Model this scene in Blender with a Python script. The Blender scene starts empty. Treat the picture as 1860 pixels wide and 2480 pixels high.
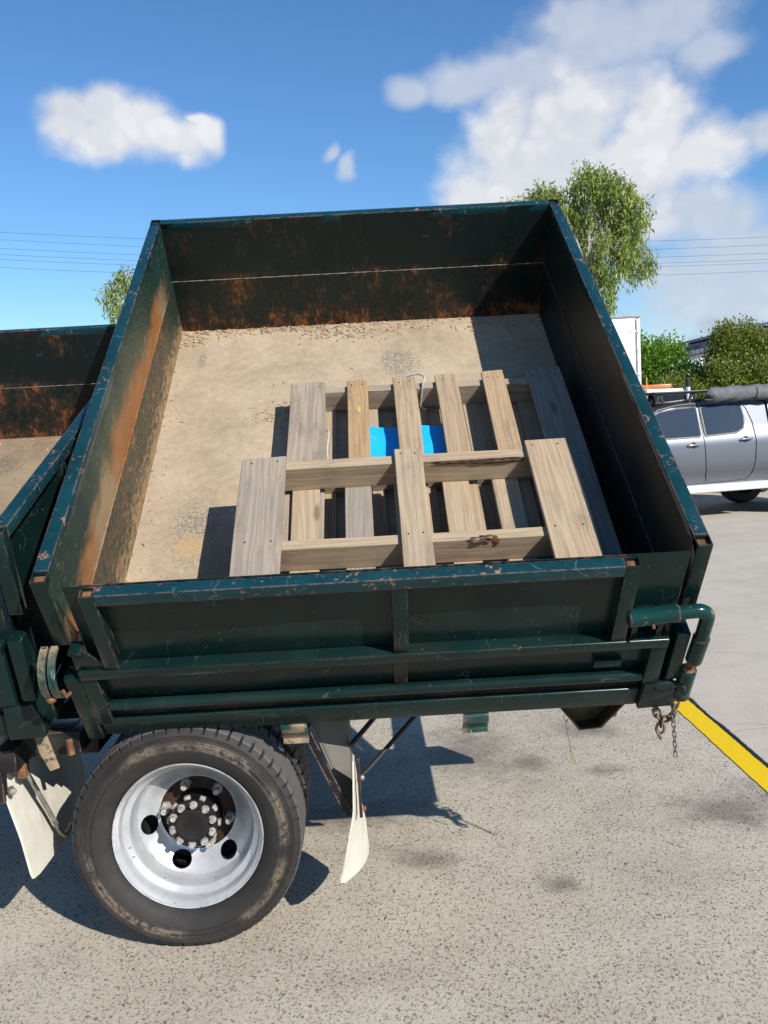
import bpy, bmesh, math, random
import numpy as np
from mathutils import Vector, Matrix, Euler
random.seed(7); RNG = np.random.default_rng(7)
S = bpy.context.scene
COL = S.collection
R = math.radians

# ------------------------------------------------------------------ camera
cam = bpy.data.cameras.new('camera'); cam_o = bpy.data.objects.new('camera', cam); COL.objects.link(cam_o)
CR = ((0.99821, 0.0195, 0.0565), (-0.02515, 0.99455, 0.10116), (-0.05422, -0.1024, 0.99326))
right = Vector((CR[0][0], CR[1][0], CR[2][0])); fwd = Vector((CR[0][1], CR[1][1], CR[2][1])); up = Vector((CR[0][2], CR[1][2], CR[2][2]))
m = Matrix.Identity(4)
for i in range(3):
    m[i][0] = right[i]; m[i][1] = up[i]; m[i][2] = -fwd[i]
m[2][3] = 1.6905
cam_o.matrix_world = m
cam.sensor_fit = 'VERTICAL'; cam.sensor_height = 36; cam.sensor_width = 27
cam.lens = 36 * 2183.3 / 2480
cam.clip_start = 0.05; cam.clip_end = 2000
S.camera = cam_o
S.render.resolution_x = 768; S.render.resolution_y = 1024; S.render.filter_size = 1.15

# ------------------------------------------------------------------ light and exposure
SUN_TO = Vector((0.50837, -0.66670, 0.54504))          # towards the sun
sun = bpy.data.lights.new('sun', 'SUN'); sun.energy = 5.0; sun.angle = R(0.5); sun.color = (1.0, 0.975, 0.925)
sun_o = bpy.data.objects.new('sun', sun); COL.objects.link(sun_o)
sun_o.rotation_euler = SUN_TO.to_track_quat('Z', 'Y').to_euler()
S.view_settings.view_transform = 'Standard'; S.view_settings.look = 'None'
S.view_settings.exposure = 0.26; S.view_settings.gamma = 1; S.view_settings.use_curve_mapping = False

# ------------------------------------------------------------------ node helper
class NT:
    def __init__(s, tree): s.t = tree; s.n = tree.nodes; s.l = tree.links
    def add(s, typ, **kw):
        n = s.n.new(typ)
        for k, v in kw.items(): setattr(n, k, v)
        return n
    def put(s, sock, v):
        if isinstance(v, bpy.types.NodeSocket): s.l.new(v, sock)
        elif v is not None: sock.default_value = v
    def math(s, op, a, b=None, c=None, clamp=False):
        n = s.add('ShaderNodeMath', operation=op); n.use_clamp = clamp
        s.put(n.inputs[0], a)
        if b is not None: s.put(n.inputs[1], b)
        if c is not None: s.put(n.inputs[2], c)
        return n.outputs[0]
    def vmath(s, op, a, b=None):
        n = s.add('ShaderNodeVectorMath', operation=op); s.put(n.inputs[0], a)
        if b is not None: s.put(n.inputs[1], b)
        return n.outputs['Value'] if op in ('LENGTH', 'DISTANCE', 'DOT_PRODUCT') else n.outputs[0]
    def mix(s, f, a, b, blend='MIX'):
        n = s.add('ShaderNodeMix', data_type='RGBA', blend_type=blend)
        s.put(n.inputs[0], f); s.put(n.inputs[6], col(a)); s.put(n.inputs[7], col(b)); return n.outputs[2]
    def mapping(s, v, scale=(1, 1, 1), loc=(0, 0, 0), rot=(0, 0, 0)):
        n = s.add('ShaderNodeMapping'); s.put(n.inputs[0], v); n.inputs['Scale'].default_value = scale
        n.inputs['Location'].default_value = loc; n.inputs['Rotation'].default_value = rot; return n.outputs[0]
    def noise(s, v, scale, detail=4, rough=.55, dist=0, out=0):
        n = s.add('ShaderNodeTexNoise'); s.put(n.inputs['Vector'], v); n.inputs['Scale'].default_value = scale
        n.inputs['Detail'].default_value = detail; n.inputs['Roughness'].default_value = rough
        n.inputs['Distortion'].default_value = dist; return n.outputs[out]
    def voro(s, v, scale, feature='F1', out='Distance', rand=1.0):
        n = s.add('ShaderNodeTexVoronoi', feature=feature); s.put(n.inputs['Vector'], v)
        n.inputs['Scale'].default_value = scale; n.inputs['Randomness'].default_value = rand; return n.outputs[out]
    def step(s, v, lo, hi):
        n = s.add('ShaderNodeMapRange', interpolation_type='SMOOTHSTEP'); s.put(n.inputs[0], v)
        s.put(n.inputs[1], lo); s.put(n.inputs[2], hi); return n.outputs[0]
    def sep(s, v):
        n = s.add('ShaderNodeSeparateXYZ'); s.put(n.inputs[0], v); return n.outputs
    def bump(s, h, strength=.3, dist=.002, nrm=None):
        n = s.add('ShaderNodeBump'); s.put(n.inputs['Height'], h); n.inputs['Strength'].default_value = strength
        n.inputs['Distance'].default_value = dist
        if nrm is not None: s.put(n.inputs['Normal'], nrm)
        return n.outputs[0]
def col(c):
    if isinstance(c, tuple) and len(c) == 3: return (c[0], c[1], c[2], 1)
    return c
def mat(name):
    m_ = bpy.data.materials.new(name); m_.use_nodes = True
    t = NT(m_.node_tree); b = m_.node_tree.nodes['Principled BSDF']
    return m_, t, b
def objco(t): return t.add('ShaderNodeTexCoord').outputs['Object']

# ------------------------------------------------------------------ sky with clouds
W = bpy.data.worlds.new('World'); S.world = W; W.use_nodes = True
t = NT(W.node_tree); wt = W.node_tree
for n in list(wt.nodes): wt.nodes.remove(n)
sky = t.add('ShaderNodeTexSky', sky_type='NISHITA'); sky.sun_disc = False
sky.sun_elevation = math.asin(SUN_TO.z); sky.sun_rotation = math.atan2(SUN_TO.x, SUN_TO.y)
sky.altitude = 0; sky.air_density = 1.0; sky.dust_density = 0.05; sky.ozone_density = 6.0
bg = t.add('ShaderNodeBackground'); bg.inputs[1].default_value = 0.122
hs = t.add('ShaderNodeHueSaturation'); t.put(hs.inputs['Color'], sky.outputs[0]); hs.inputs['Saturation'].default_value = 1.10
t.put(bg.inputs[0], hs.outputs[0])
D = t.add('ShaderNodeTexCoord').outputs['Generated']
x, y, z = t.sep(D)
wv = t.noise(t.mapping(D, (9, 9, 12)), 1.0, 3, .55, out=1)
wv = t.vmath('SUBTRACT', wv, (.5, .5, .5))
wx, wy, _ = t.sep(wv)
az = t.math('ADD', t.math('ARCTAN2', x, y), t.math('MULTIPLY', wx, .06))
el = t.math('ADD', t.math('ARCSINE', z), t.math('MULTIPLY', wy, .05))
Dw = t.vmath('ADD', D, t.vmath('MULTIPLY', wv, (.05, .05, .05)))
puff = t.math('ADD', t.math('MULTIPLY', t.math('SUBTRACT', .45, t.voro(Dw, 24, 'F1', 'Distance')), .55), t.math('MULTIPLY', t.math('SUBTRACT', .45, t.voro(Dw, 62, 'F1', 'Distance')), .35))
fine = t.math('ADD', t.math('MULTIPLY', t.math('SUBTRACT', t.noise(t.mapping(D, (26, 26, 32)), 1.0, 6, .6), .5), .75), t.math('MULTIPLY', puff, .38))
FRONT = [(-0.2856, 0.313, 0.036, 0.029), (-0.2442, 0.3175, 0.043, 0.033), (-0.2112, 0.3041, 0.047, 0.038), (-0.1787, 0.2912, 0.043, 0.027), (-0.1466, 0.2939, 0.0175, 0.0215), (-0.1496, 0.3104, 0.0094, 0.0083), (-0.2536, 0.29, 0.056, 0.026), (0.2351, 0.2914, 0.060, 0.054), (0.3235, 0.2731, 0.050, 0.046), (0.1661, 0.2809, 0.041, 0.040), (0.2099, 0.2433, 0.098, 0.060), (0.2857, 0.2354, 0.098, 0.060), (0.3609, 0.2429, 0.056, 0.030), (0.140, 0.215, 0.046, 0.060), (0.1885, 0.200, 0.082, 0.045), (.27, .195, .075, .035),
         (-0.75, .42, .09, .05), (-0.68, .44, .07, .05), (.72, .35, .1, .05), (1.3, .5, .12, .07), (2.2, .45, .11, .06), (-1.9, .4, .12, .05)]
LOW = [(0.3735, 0.1837, 0.052, 0.024), (0.3214, 0.1837, 0.046, 0.021), (0.4195, 0.1486, 0.085, 0.027), (0.3648, 0.130, 0.080, 0.024), (.41, .100, .12, .036), (0.4244, 0.251, 0.0222, 0.0164), (.6, .16, .12, .025), (-.7, .15, .12, .025)]
BACK = [(0.0748, 0.3339, 0.0262, 0.0156), (0.1319, 0.3391, 0.0559, 0.0202), (0.1925, 0.3427, 0.0631, 0.0271), (0.2688, 0.3609, 0.0685, 0.038), (0.3376, 0.3615, 0.0655, 0.0306), (0.2319, 0.3761, 0.0208, 0.0174), (0.3761, 0.3309, 0.0417, 0.0208), (0.2675, 0.3213, 0.0609, 0.0218), (-0.017, 0.2756, 0.0097, 0.0063), (0.0021, 0.2628, 0.0115, 0.0103)]
GREY = [(0.3757, 0.0719, 0.0236, 0.0149), (0.3554, 0.061, 0.024, 0.0109), (0.3993, 0.0741, 0.0194, 0.0123)]
def field(blobs):
    acc = None
    for a, e, ra, re in blobs:
        da = t.math('MULTIPLY', t.math('SUBTRACT', az, a), 1 / ra)
        de = t.math('MULTIPLY', t.math('SUBTRACT', el, e), 1 / re)
        q = t.math('SUBTRACT', 1.0, t.math('SQRT', t.math('ADD', t.math('MULTIPLY', da, da), t.math('MULTIPLY', de, de))))
        acc = q if acc is None else t.math('SMOOTH_MAX', acc, q, .25)
    return acc
bottom = t.step(t.noise(t.mapping(D, (7, 7, 11)), 1.0, 5, .6), .35, .68)
def layer(blobs, lo, hi, amp):
    f = t.math('ADD', field(blobs), t.math('MULTIPLY', fine, amp))
    return t.step(f, lo, hi), f
prev = bg.outputs[0]
for blobs, lo, hi, amp, op, c_lit, c_dim in (
        (BACK, -.45, .55, .9, .74, (.70, .74, .82), (.58, .63, .74)),
        (LOW, -.5, .6, .8, .78, (.72, .75, .80), (.55, .60, .69)),
        (GREY, -.2, .7, .8, .62, (.50, .56, .66), (.44, .51, .62)),
        (FRONT, -.26, .55, .95, .96, (.88, .885, .90), (.62, .65, .72))):
    al, f = layer(blobs, lo, hi, amp)
    thick = t.step(f, .05, .85); puffs = t.step(puff, -.12, .14)
    c = t.mix(t.math('MULTIPLY', t.math('ADD', t.math('MULTIPLY', bottom, .50), t.math('SUBTRACT', .32, t.math('MULTIPLY', puffs, .32))), 1.0, clamp=True), c_lit, c_dim)
    b2 = t.add('ShaderNodeBackground'); t.put(b2.inputs[0], c); b2.inputs[1].default_value = .84
    mx = t.add('ShaderNodeMixShader'); t.put(mx.inputs[0], t.math('MULTIPLY', al, op)); t.l.new(prev, mx.inputs[1]); t.l.new(b2.outputs[0], mx.inputs[2])
    prev = mx.outputs[0]
wo = t.add('ShaderNodeOutputWorld'); t.l.new(prev, wo.inputs[0])
W.cycles.sampling_method = 'MANUAL'; W.cycles.sample_map_resolution = 128
cy = S.cycles; cy.max_bounces = 5; cy.diffuse_bounces = 3; cy.glossy_bounces = 3; cy.transmission_bounces = 2; cy.transparent_max_bounces = 4; cy.caustics_reflective = False; cy.caustics_refractive = False

# ------------------------------------------------------------------ mesh builder
class MB:
    def __init__(s): s.v = []; s.f = []
    def raw(s, v, f, M=None):
        o = len(s.v)
        for p in v:
            s.v.append(tuple(M @ Vector(p)) if M is not None else tuple(p))
        for q in f: s.f.append([i + o for i in q])
        return s
    def box(s, lo, hi, bev=0.002, seg=2, M=None):
        lo, hi = [min(a, b) for a, b in zip(lo, hi)], [max(a, b) for a, b in zip(lo, hi)]
        bm = bmesh.new(); bmesh.ops.create_cube(bm, size=1)
        for v in bm.verts: v.co = Vector([(l + h) / 2 + c * (h - l) for l, h, c in zip(lo, hi, v.co)])
        if bev > 0:
            bmesh.ops.bevel(bm, geom=list(bm.edges), offset=min(bev, .45 * min(h - l for l, h in zip(lo, hi))), segments=seg, affect='EDGES', profile=.5)
        bm.verts.index_update()
        s.raw([v.co for v in bm.verts], [[v.index for v in f.verts] for f in bm.faces], M); bm.free(); return s
    def prism(s, poly, a, b, axis=1, bev=0, M=None):
        n = len(poly)
        def P(q, c):
            return {0: (c, q[0], q[1]), 1: (q[0], c, q[1]), 2: (q[0], q[1], c)}[axis]
        v = [P(q, a) for q in poly] + [P(q, b) for q in poly]
        f = [list(range(n)), list(range(2 * n - 1, n - 1, -1))] + [[i, i + n, (i + 1) % n + n, (i + 1) % n] for i in range(n)]
        bm = bmesh.new(); vs = [bm.verts.new(p) for p in v]
        for q in f: bm.faces.new([vs[i] for i in q])
        bmesh.ops.recalc_face_normals(bm, faces=bm.faces[:])
        if bev: bmesh.ops.bevel(bm, geom=list(bm.edges), offset=bev, segments=2, affect='EDGES', profile=.5)
        bm.verts.index_update()
        s.raw([v_.co for v_ in bm.verts], [[v_.index for v_ in f_.verts] for f_ in bm.faces], M); bm.free(); return s
    def tube(s, pts, r, seg=10, closed=False, M=None, cap=True):
        pts = [Vector(p) for p in pts]; n = len(pts)
        rs = r if isinstance(r, (list, tuple)) else [r] * n
        v = []; f = []; last = None
        for i, p in enumerate(pts):
            if closed: d = pts[(i + 1) % n] - pts[i - 1]
            else: d = (pts[min(i + 1, n - 1)] - pts[max(i - 1, 0)])
            d.normalize()
            if last is None:
                a = Vector((0, 0, 1)) if abs(d.z) < .9 else Vector((1, 0, 0)); u = d.cross(a).normalized()
            else:
                u = (last - d * last.dot(d)).normalized()
            last = u; w = d.cross(u)
            for k in range(seg):
                th = 2 * math.pi * k / seg; v.append(p + (u * math.cos(th) + w * math.sin(th)) * rs[i])
        for i in range(n if closed else n - 1):
            j = (i + 1) % n
            for k in range(seg): f.append([i * seg + k, j * seg + k, j * seg + (k + 1) % seg, i * seg + (k + 1) % seg])
        if cap and not closed:
            f.append(list(range(seg - 1, -1, -1))); f.append([(n - 1) * seg + k for k in range(seg)])
        return s.raw(v, f, M)
    def cyl(s, a, b, r, seg=24, bev=0, M=None):
        a, b = Vector(a), Vector(b)
        if bev:
            d = (b - a).normalized()
            return s.tube([a, a + d * 1e-4, a + d * bev, b - d * bev, b - d * 1e-4, b], [r - bev, r - bev, r, r, r - bev, r - bev], seg, M=M)
        return s.tube([a, b], r, seg, M=M)
    def lathe(s, prof, c, seg=96, mod=None, M=None):
        # prof: list of (radius, y); axis along y through c (x, z)
        v = []; f = []; n = len(prof)
        for k in range(seg):
            th = 2 * math.pi * k / seg
            for i, (r, yy) in enumerate(prof):
                if mod: r, yy = mod(r, yy, k, i)
                v.append((c[0] + r * math.cos(th), yy, c[1] + r * math.sin(th)))
        for k in range(seg):
            k2 = (k + 1) % seg
            for i in range(n - 1): f.append([k * n + i, k * n + i + 1, k2 * n + i + 1, k2 * n + i])
        return s.raw(v, f, M)
    def hexnut(s, c, d, r, h, M=None):
        c, d = Vector(c), Vector(d).normalized()
        return s.tube([c, c + d * h * .8, c + d * h], [r, r, r * .82], 6, M=M)
    def build(s, name, material, parent=None, smooth=True, angle=35):
        me = bpy.data.meshes.new(name); me.from_pydata([tuple(p) for p in s.v], [], s.f); me.update()
        if material: me.materials.append(material)
        if smooth:
            me.polygons.foreach_set('use_smooth', [True] * len(me.polygons)); me.set_sharp_from_angle(angle=R(angle))
        o = bpy.data.objects.new(name, me); COL.objects.link(o)
        if parent is not None: o.parent = parent
        return o
def tag(o, label=None, cat=None, group=None, kind=None):
    if label: o['label'] = label
    if cat: o['category'] = cat
    if group: o['group'] = group
    if kind: o['kind'] = kind
    return o
def empty(name, loc=(0, 0, 0), rot=(0, 0, 0)):
    o = bpy.data.objects.new(name, None); COL.objects.link(o); o.location = loc; o.rotation_euler = rot; o.empty_display_size = .2; return o

# ------------------------------------------------------------------ materials
def simple(name, c, rough=.5, metal=0, var=.25, vs=8, bump=0, bs=60, coat=0, spec=None):
    m_, t, b = mat(name); v = objco(t)
    n = t.noise(v, vs, 6, .6)
    dark = tuple(q * (1 - var) for q in c); lite = tuple(min(1, q * (1 + var)) for q in c)
    t.put(b.inputs['Base Color'], t.mix(t.step(n, .3, .7), dark, lite))
    t.put(b.inputs['Roughness'], t.math('ADD', rough - .08, t.math('MULTIPLY', t.noise(v, vs * 2.3, 4), .16)))
    b.inputs['Metallic'].default_value = metal
    if coat: b.inputs['Coat Weight'].default_value = coat
    if bump: t.put(b.inputs['Normal'], t.bump(t.noise(v, bs, 4, .6), bump, .003))
    return m_

def paint_mat(name, base, chip=.66, edge=1.0, rust=(.21, .085, .045), chipc=(.30, .17, .13), rough=.2, scr=.5, dust=.12, dirt=(.30, .23, .14)):
    m_, t, b = mat(name); v = objco(t)
    n1 = t.noise(v, 5, 5, .6)
    c = t.mix(t.step(n1, .25, .75), tuple(q * .72 for q in base), tuple(q * 1.2 for q in base))
    # dust film
    dn = t.step(t.noise(v, 3.1, 6, .65), .42, .78)
    c = t.mix(t.math('MULTIPLY', dn, dust), c, dirt)
    # chips
    n2 = t.noise(v, 34, 7, .68)
    big = t.step(t.noise(v, 6.5, 3, .5), .42, .62)
    a = t.math('MULTIPLY', t.step(n2, chip, chip + .02), big)
    bv = t.add('ShaderNodeBevel', samples=4); bv.inputs['Radius'].default_value = .006
    geo = t.add('ShaderNodeNewGeometry')
    dt = t.vmath('DOT_PRODUCT', bv.outputs[0], geo.outputs['Normal'])
    em = t.math('SUBTRACT', 1, t.step(dt, .90, .992))
    en = t.math('MULTIPLY', t.step(t.noise(v, 26, 6, .66), .42, .53), t.step(t.noise(v, 3.7, 4, .6), .5 - .22 * edge, .72 - .22 * edge))
    e = t.math('MULTIPLY', em, en)
    mask = t.math('MAXIMUM', a, e)
    # scratches
    wd = t.vmath('ADD', v, t.vmath('MULTIPLY', t.noise(v, 5, 3, .5, out=1), (.16, .16, .16)))
    vo = t.voro(t.mapping(wd, (1.0, .55, .8)), 13, 'DISTANCE_TO_EDGE', 'Distance')
    sm = t.math('MULTIPLY', t.math('SUBTRACT', 1, t.step(vo, .004, .016)), t.step(t.noise(v, 11, 4, .6), .55, .62))
    sm = t.math('MULTIPLY', sm, scr)
    cc = t.mix(t.noise(v, 55, 3), rust, chipc)
    c = t.mix(mask, c, cc)
    c = t.mix(sm, c, (.30, .33, .31))
    t.put(b.inputs['Base Color'], c); b.inputs['Specular IOR Level'].default_value = .26
    t.put(b.inputs['Roughness'], t.math('ADD', rough, t.math('ADD', t.math('MULTIPLY', mask, .5), t.math('MULTIPLY', dn, .22)), clamp=True))
    h = t.math('SUBTRACT', t.math('MULTIPLY', t.noise(v, 14, 3, .5), .35), mask)
    t.put(b.inputs['Normal'], t.bump(h, .25, .0015))
    return m_
GREEN = (.0044, .0180, .0160)
M_green = paint_mat('green_paint', GREEN, dust=.025, scr=.16, edge=.35)
M_rim = paint_mat('green_rim_paint', (.0058, .036, .046), chip=.60, edge=1.0, scr=.3, dust=.015)
M_dark = paint_mat('dark_chassis_paint', (.012, .012, .013), chip=.68, edge=.8, rough=.4, scr=.2, dust=.15)
M_blackbar = paint_mat('black_bar_paint', (.010, .010, .012), chip=.60, edge=1.0, rough=.35, chipc=(.45, .30, .26), scr=.3, dust=.1)
M_rust = simple('rusty_steel', (.19, .085, .040), .75, .2, .5, 30, .4, 120)
M_steel = simple('worn_steel', (.33, .30, .26), .5, .6, .4, 40, .3, 90)
M_chain = simple('rusty_chain_steel', (.17, .11, .07), .55, .5, .45, 60, .3, 200)
M_chain2 = simple('grey_chain_steel', (.14, .14, .14), .4, .8, .35, 80, .2, 200)
M_rubber_f = simple('black_rubber', (.018, .017, .016), .7, 0, .3, 20, .2, 90)
M_greypl = simple('grey_guard_plate', (.12, .105, .082), .55, 0, .25, 5, .1, 40)
M_black = simple('matt_black', (.012, .012, .012), .6, 0, .3, 10)
M_yellowst = simple('faded_yellow_steel', (.085, .060, .020), .6, .1, .7, 9, .2, 60)
M_ropes = simple('pale_rope', (.42, .40, .35), .85, 0, .2, 80, .5, 300)

def wall_mat(name, mode, more=0):
    """inner face of a bin wall: paint, rust, dried soil, painted-in shade and floor reflection, laid out in the bin's own coordinates (x along truck, y across, z up)"""
    m_, t, b = mat(name); v = objco(t); x, y, z = t.sep(v)
    st = (1, .28, 1) if mode != 'far' else (1, 1, .45)
    n1 = t.noise(v, 3.6, 6, .62); n2 = t.noise(v, 18, 7, .7); n3 = t.noise(t.mapping(v, st), 85, 6, .72); n4 = t.noise(t.mapping(v, st), 30, 7, .72)
    HS = .2757; rgh = .36
    if mode == 'side':
        base = t.mix(n1, (.004, .021, .016), (.007, .034, .026))
        soil = t.mix(n4, (.22, .135, .06), (.37, .26, .14)); rust = t.mix(n4, (.19, .062, .018), (.37, .150, .045)); olive = (.052, .062, .036)
        fm = t.math('MULTIPLY', t.step(t.math('ADD', t.math('MULTIPLY', z, -1), t.math('MULTIPLY', n1, .3)), -.46, -.26), t.math('MULTIPLY', t.step(y, .35, .85), t.math('SUBTRACT', 1, t.step(y, 1.45, 1.9))))
        c = t.mix(t.math('MULTIPLY', fm, .85), base, olive)  # olive: dusty film plus the floor's reflection painted into the colour
        wob = t.math('ADD', t.math('MULTIPLY', t.math('SUBTRACT', n1, .5), .26), t.math('MULTIPLY', t.math('SUBTRACT', n4, .5), .13))
        up = t.math('SUBTRACT', z, t.math('ADD', wob, HS + .108))
        bm_ = t.math('MULTIPLY', t.math('SUBTRACT', 1, t.step(up, -.05, .05)), t.math('SUBTRACT', 1, t.step(t.math('ADD', y, t.math('MULTIPLY', n2, .3)), 2.0, 2.35)))
        c = t.mix(t.math('MULTIPLY', bm_, .9), c, t.mix(t.step(t.noise(v, 2.4, 5), .47, .66), rust, soil))
        c = t.mix(t.math('MULTIPLY', t.step(n3, .57, .64), .45), c, (.20, .19, .13))
        low = t.math('SUBTRACT', 1, t.step(z, HS - .004, HS + .001))
        lowc = t.mix(t.step(n3, .42, .58), (.022, .028, .020), (.095, .066, .036))
        lowc = t.mix(t.step(t.math('ADD', t.math('ADD', t.math('MULTIPLY', n3, .6), t.math('MULTIPLY', n4, .5)), t.math('MULTIPLY', z, -1.15)), .40, .58), lowc, soil)
        lowc = t.mix(t.math('MULTIPLY', t.step(n4, .57, .64), .8), lowc, rust)
        lowc = t.mix(t.math('MULTIPLY', t.step(y, 1.8, 2.15), t.math('MULTIPLY', t.step(z, .02, .14), .8)), lowc, base)
        c = t.mix(low, c, lowc)
    else:
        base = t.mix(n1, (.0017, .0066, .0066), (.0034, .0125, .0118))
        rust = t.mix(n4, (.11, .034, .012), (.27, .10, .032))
        lowm = t.math('SUBTRACT', 1, t.step(z, -.02, .13))
        blw = t.math('SUBTRACT', 1, t.step(z, HS - .01, HS))
        seam = t.math('SUBTRACT', 1, t.step(t.math('ABSOLUTE', t.math('SUBTRACT', z, HS + .012)), .0, .035))
        mm = t.math('ADD', t.math('MULTIPLY', t.noise(v, 4.5, 5, .65), .40), t.math('ADD', t.math('MULTIPLY', n4, .33), t.math('MULTIPLY', n3, .27)))
        gain = t.math('ADD', t.math('ADD', t.math('MULTIPLY', lowm, .075), t.math('MULTIPLY', seam, .055)), t.math('MULTIPLY', blw, .040))
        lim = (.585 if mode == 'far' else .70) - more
        rm = t.math('MAXIMUM', t.step(t.math('ADD', mm, gain), lim, lim + .07), t.math('MULTIPLY', t.step(t.math('ADD', mm, gain), lim - .07, lim + .04), .20))
        c = t.mix(t.math('MULTIPLY', rm, .85), base, rust)
        fl = t.math('MULTIPLY', t.step(n3, .60, .66), t.math('ADD', .15, t.math('MULTIPLY', blw, .45)))
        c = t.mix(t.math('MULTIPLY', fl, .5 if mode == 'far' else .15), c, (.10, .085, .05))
        rgh = .30
    wd = t.vmath('ADD', v, t.vmath('MULTIPLY', t.noise(v, 2.5, 2, .5, out=1), (.14, .14, .14)))
    vo = t.voro(t.mapping(wd, (2.2, 1.0, .35) if mode == 'far' else (1, .8, 2.2)), 9, 'DISTANCE_TO_EDGE', 'Distance')
    sm = t.math('MULTIPLY', t.math('SUBTRACT', 1, t.step(vo, .002, .009)), t.step(t.noise(v, 9, 5, .65), .56, .64))
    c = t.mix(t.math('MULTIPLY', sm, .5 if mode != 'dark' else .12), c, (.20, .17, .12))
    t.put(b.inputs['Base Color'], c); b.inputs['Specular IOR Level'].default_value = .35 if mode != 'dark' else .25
    t.put(b.inputs['Roughness'], t.math('ADD', rgh, t.math('MULTIPLY', t.noise(v, 8, 5, .6), .3)))
    t.put(b.inputs['Normal'], t.bump(t.math('ADD', n3, n2), .22, .002))
    return m_
M_wside = wall_mat('bulkhead_wall_worn', 'side'); M_wfar = wall_mat('bin_far_wall_worn', 'far'); M_wdark = wall_mat('tailgate_wall_shade_worn', 'dark'); M_wfar2 = wall_mat('second_bin_rusty_wall', 'far', .022)  # M_wdark: less rust and no soil, with the tailgate's shade painted in

def floor_mat(name='bin_floor_dust', dim=1.0):
    m_, t, b = mat(name); v = objco(t); x, y, z = t.sep(v)
    n1 = t.noise(v, 2.6, 6, .6); n2 = t.noise(v, 24, 7, .7); n3 = t.noise(v, 90, 5, .7)
    c = t.mix(t.step(n1, .3, .7), (.290, .214, .140), (.415, .318, .212))
    c = t.mix(t.math('MULTIPLY', t.step(n2, .35, .75), .35), c, (.56, .45, .31))
    c = t.mix(t.math('MULTIPLY', t.step(n3, .54, .66), .5), c, (.20, .14, .085))
    c = t.mix(t.math('MULTIPLY', t.step(t.noise(v, 7, 8, .75), .50, .68), .45), c, (.29, .205, .125))
    # spots where the paint shows through the dust: (x, y, rx, ry, strength)
    def spot(cx, cy, rx, ry):
        dx = t.math('MULTIPLY', t.math('SUBTRACT', x, cx), 1 / rx); dy = t.math('MULTIPLY', t.math('SUBTRACT', y, cy), 1 / ry)
        return t.math('SUBTRACT', 1, t.math('SQRT', t.math('ADD', t.math('MULTIPLY', dx, dx), t.math('MULTIPLY', dy, dy))))
    acc = None
    for q in ((1.10, 1.88, .17, .26), (.26, .78, .20, .40), (.17, 1.98, .05, .16), (.20, .42, .18, .28)):
        s_ = spot(*q); acc = s_ if acc is None else t.math('MAXIMUM', acc, s_)
    big = t.step(t.math('ADD', acc, t.math('MULTIPLY', t.math('SUBTRACT', n1, .5), 1.3)), .1, .8)
    speck = t.step(t.math('ADD', t.noise(v, 85, 6, .72), t.math('MULTIPLY', big, .13)), .59, .65)
    c = t.mix(t.math('MULTIPLY', t.math('MULTIPLY', speck, big), .62), c, (.075, .095, .080))
    dr = t.step(t.noise(t.mapping(v, (9, .5, 1)), 3, 6, .7), .58, .72)
    c = t.mix(t.math('MULTIPLY', dr, .28), c, (.24, .175, .115))
    s2 = t.step(t.math('ADD', spot(.26, .70, .10, .09), t.math('MULTIPLY', t.math('SUBTRACT', n2, .5), .8)), .1, .6)
    c = t.mix(t.math('MULTIPLY', s2, .6), c, (.45, .29, .13))
    if dim < 1: c = t.mix(1.0, c, (dim, dim * .93, dim * .86), 'MULTIPLY')
    t.put(b.inputs['Base Color'], c); b.inputs['Roughness'].default_value = .9
    t.put(b.inputs['Normal'], t.bump(t.math('ADD', t.math('MULTIPLY', n2, 1.2), n3), .3, .004))
    return m_
M_floor = floor_mat(); M_floor2 = floor_mat('bin_floor_earth', .72)

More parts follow.
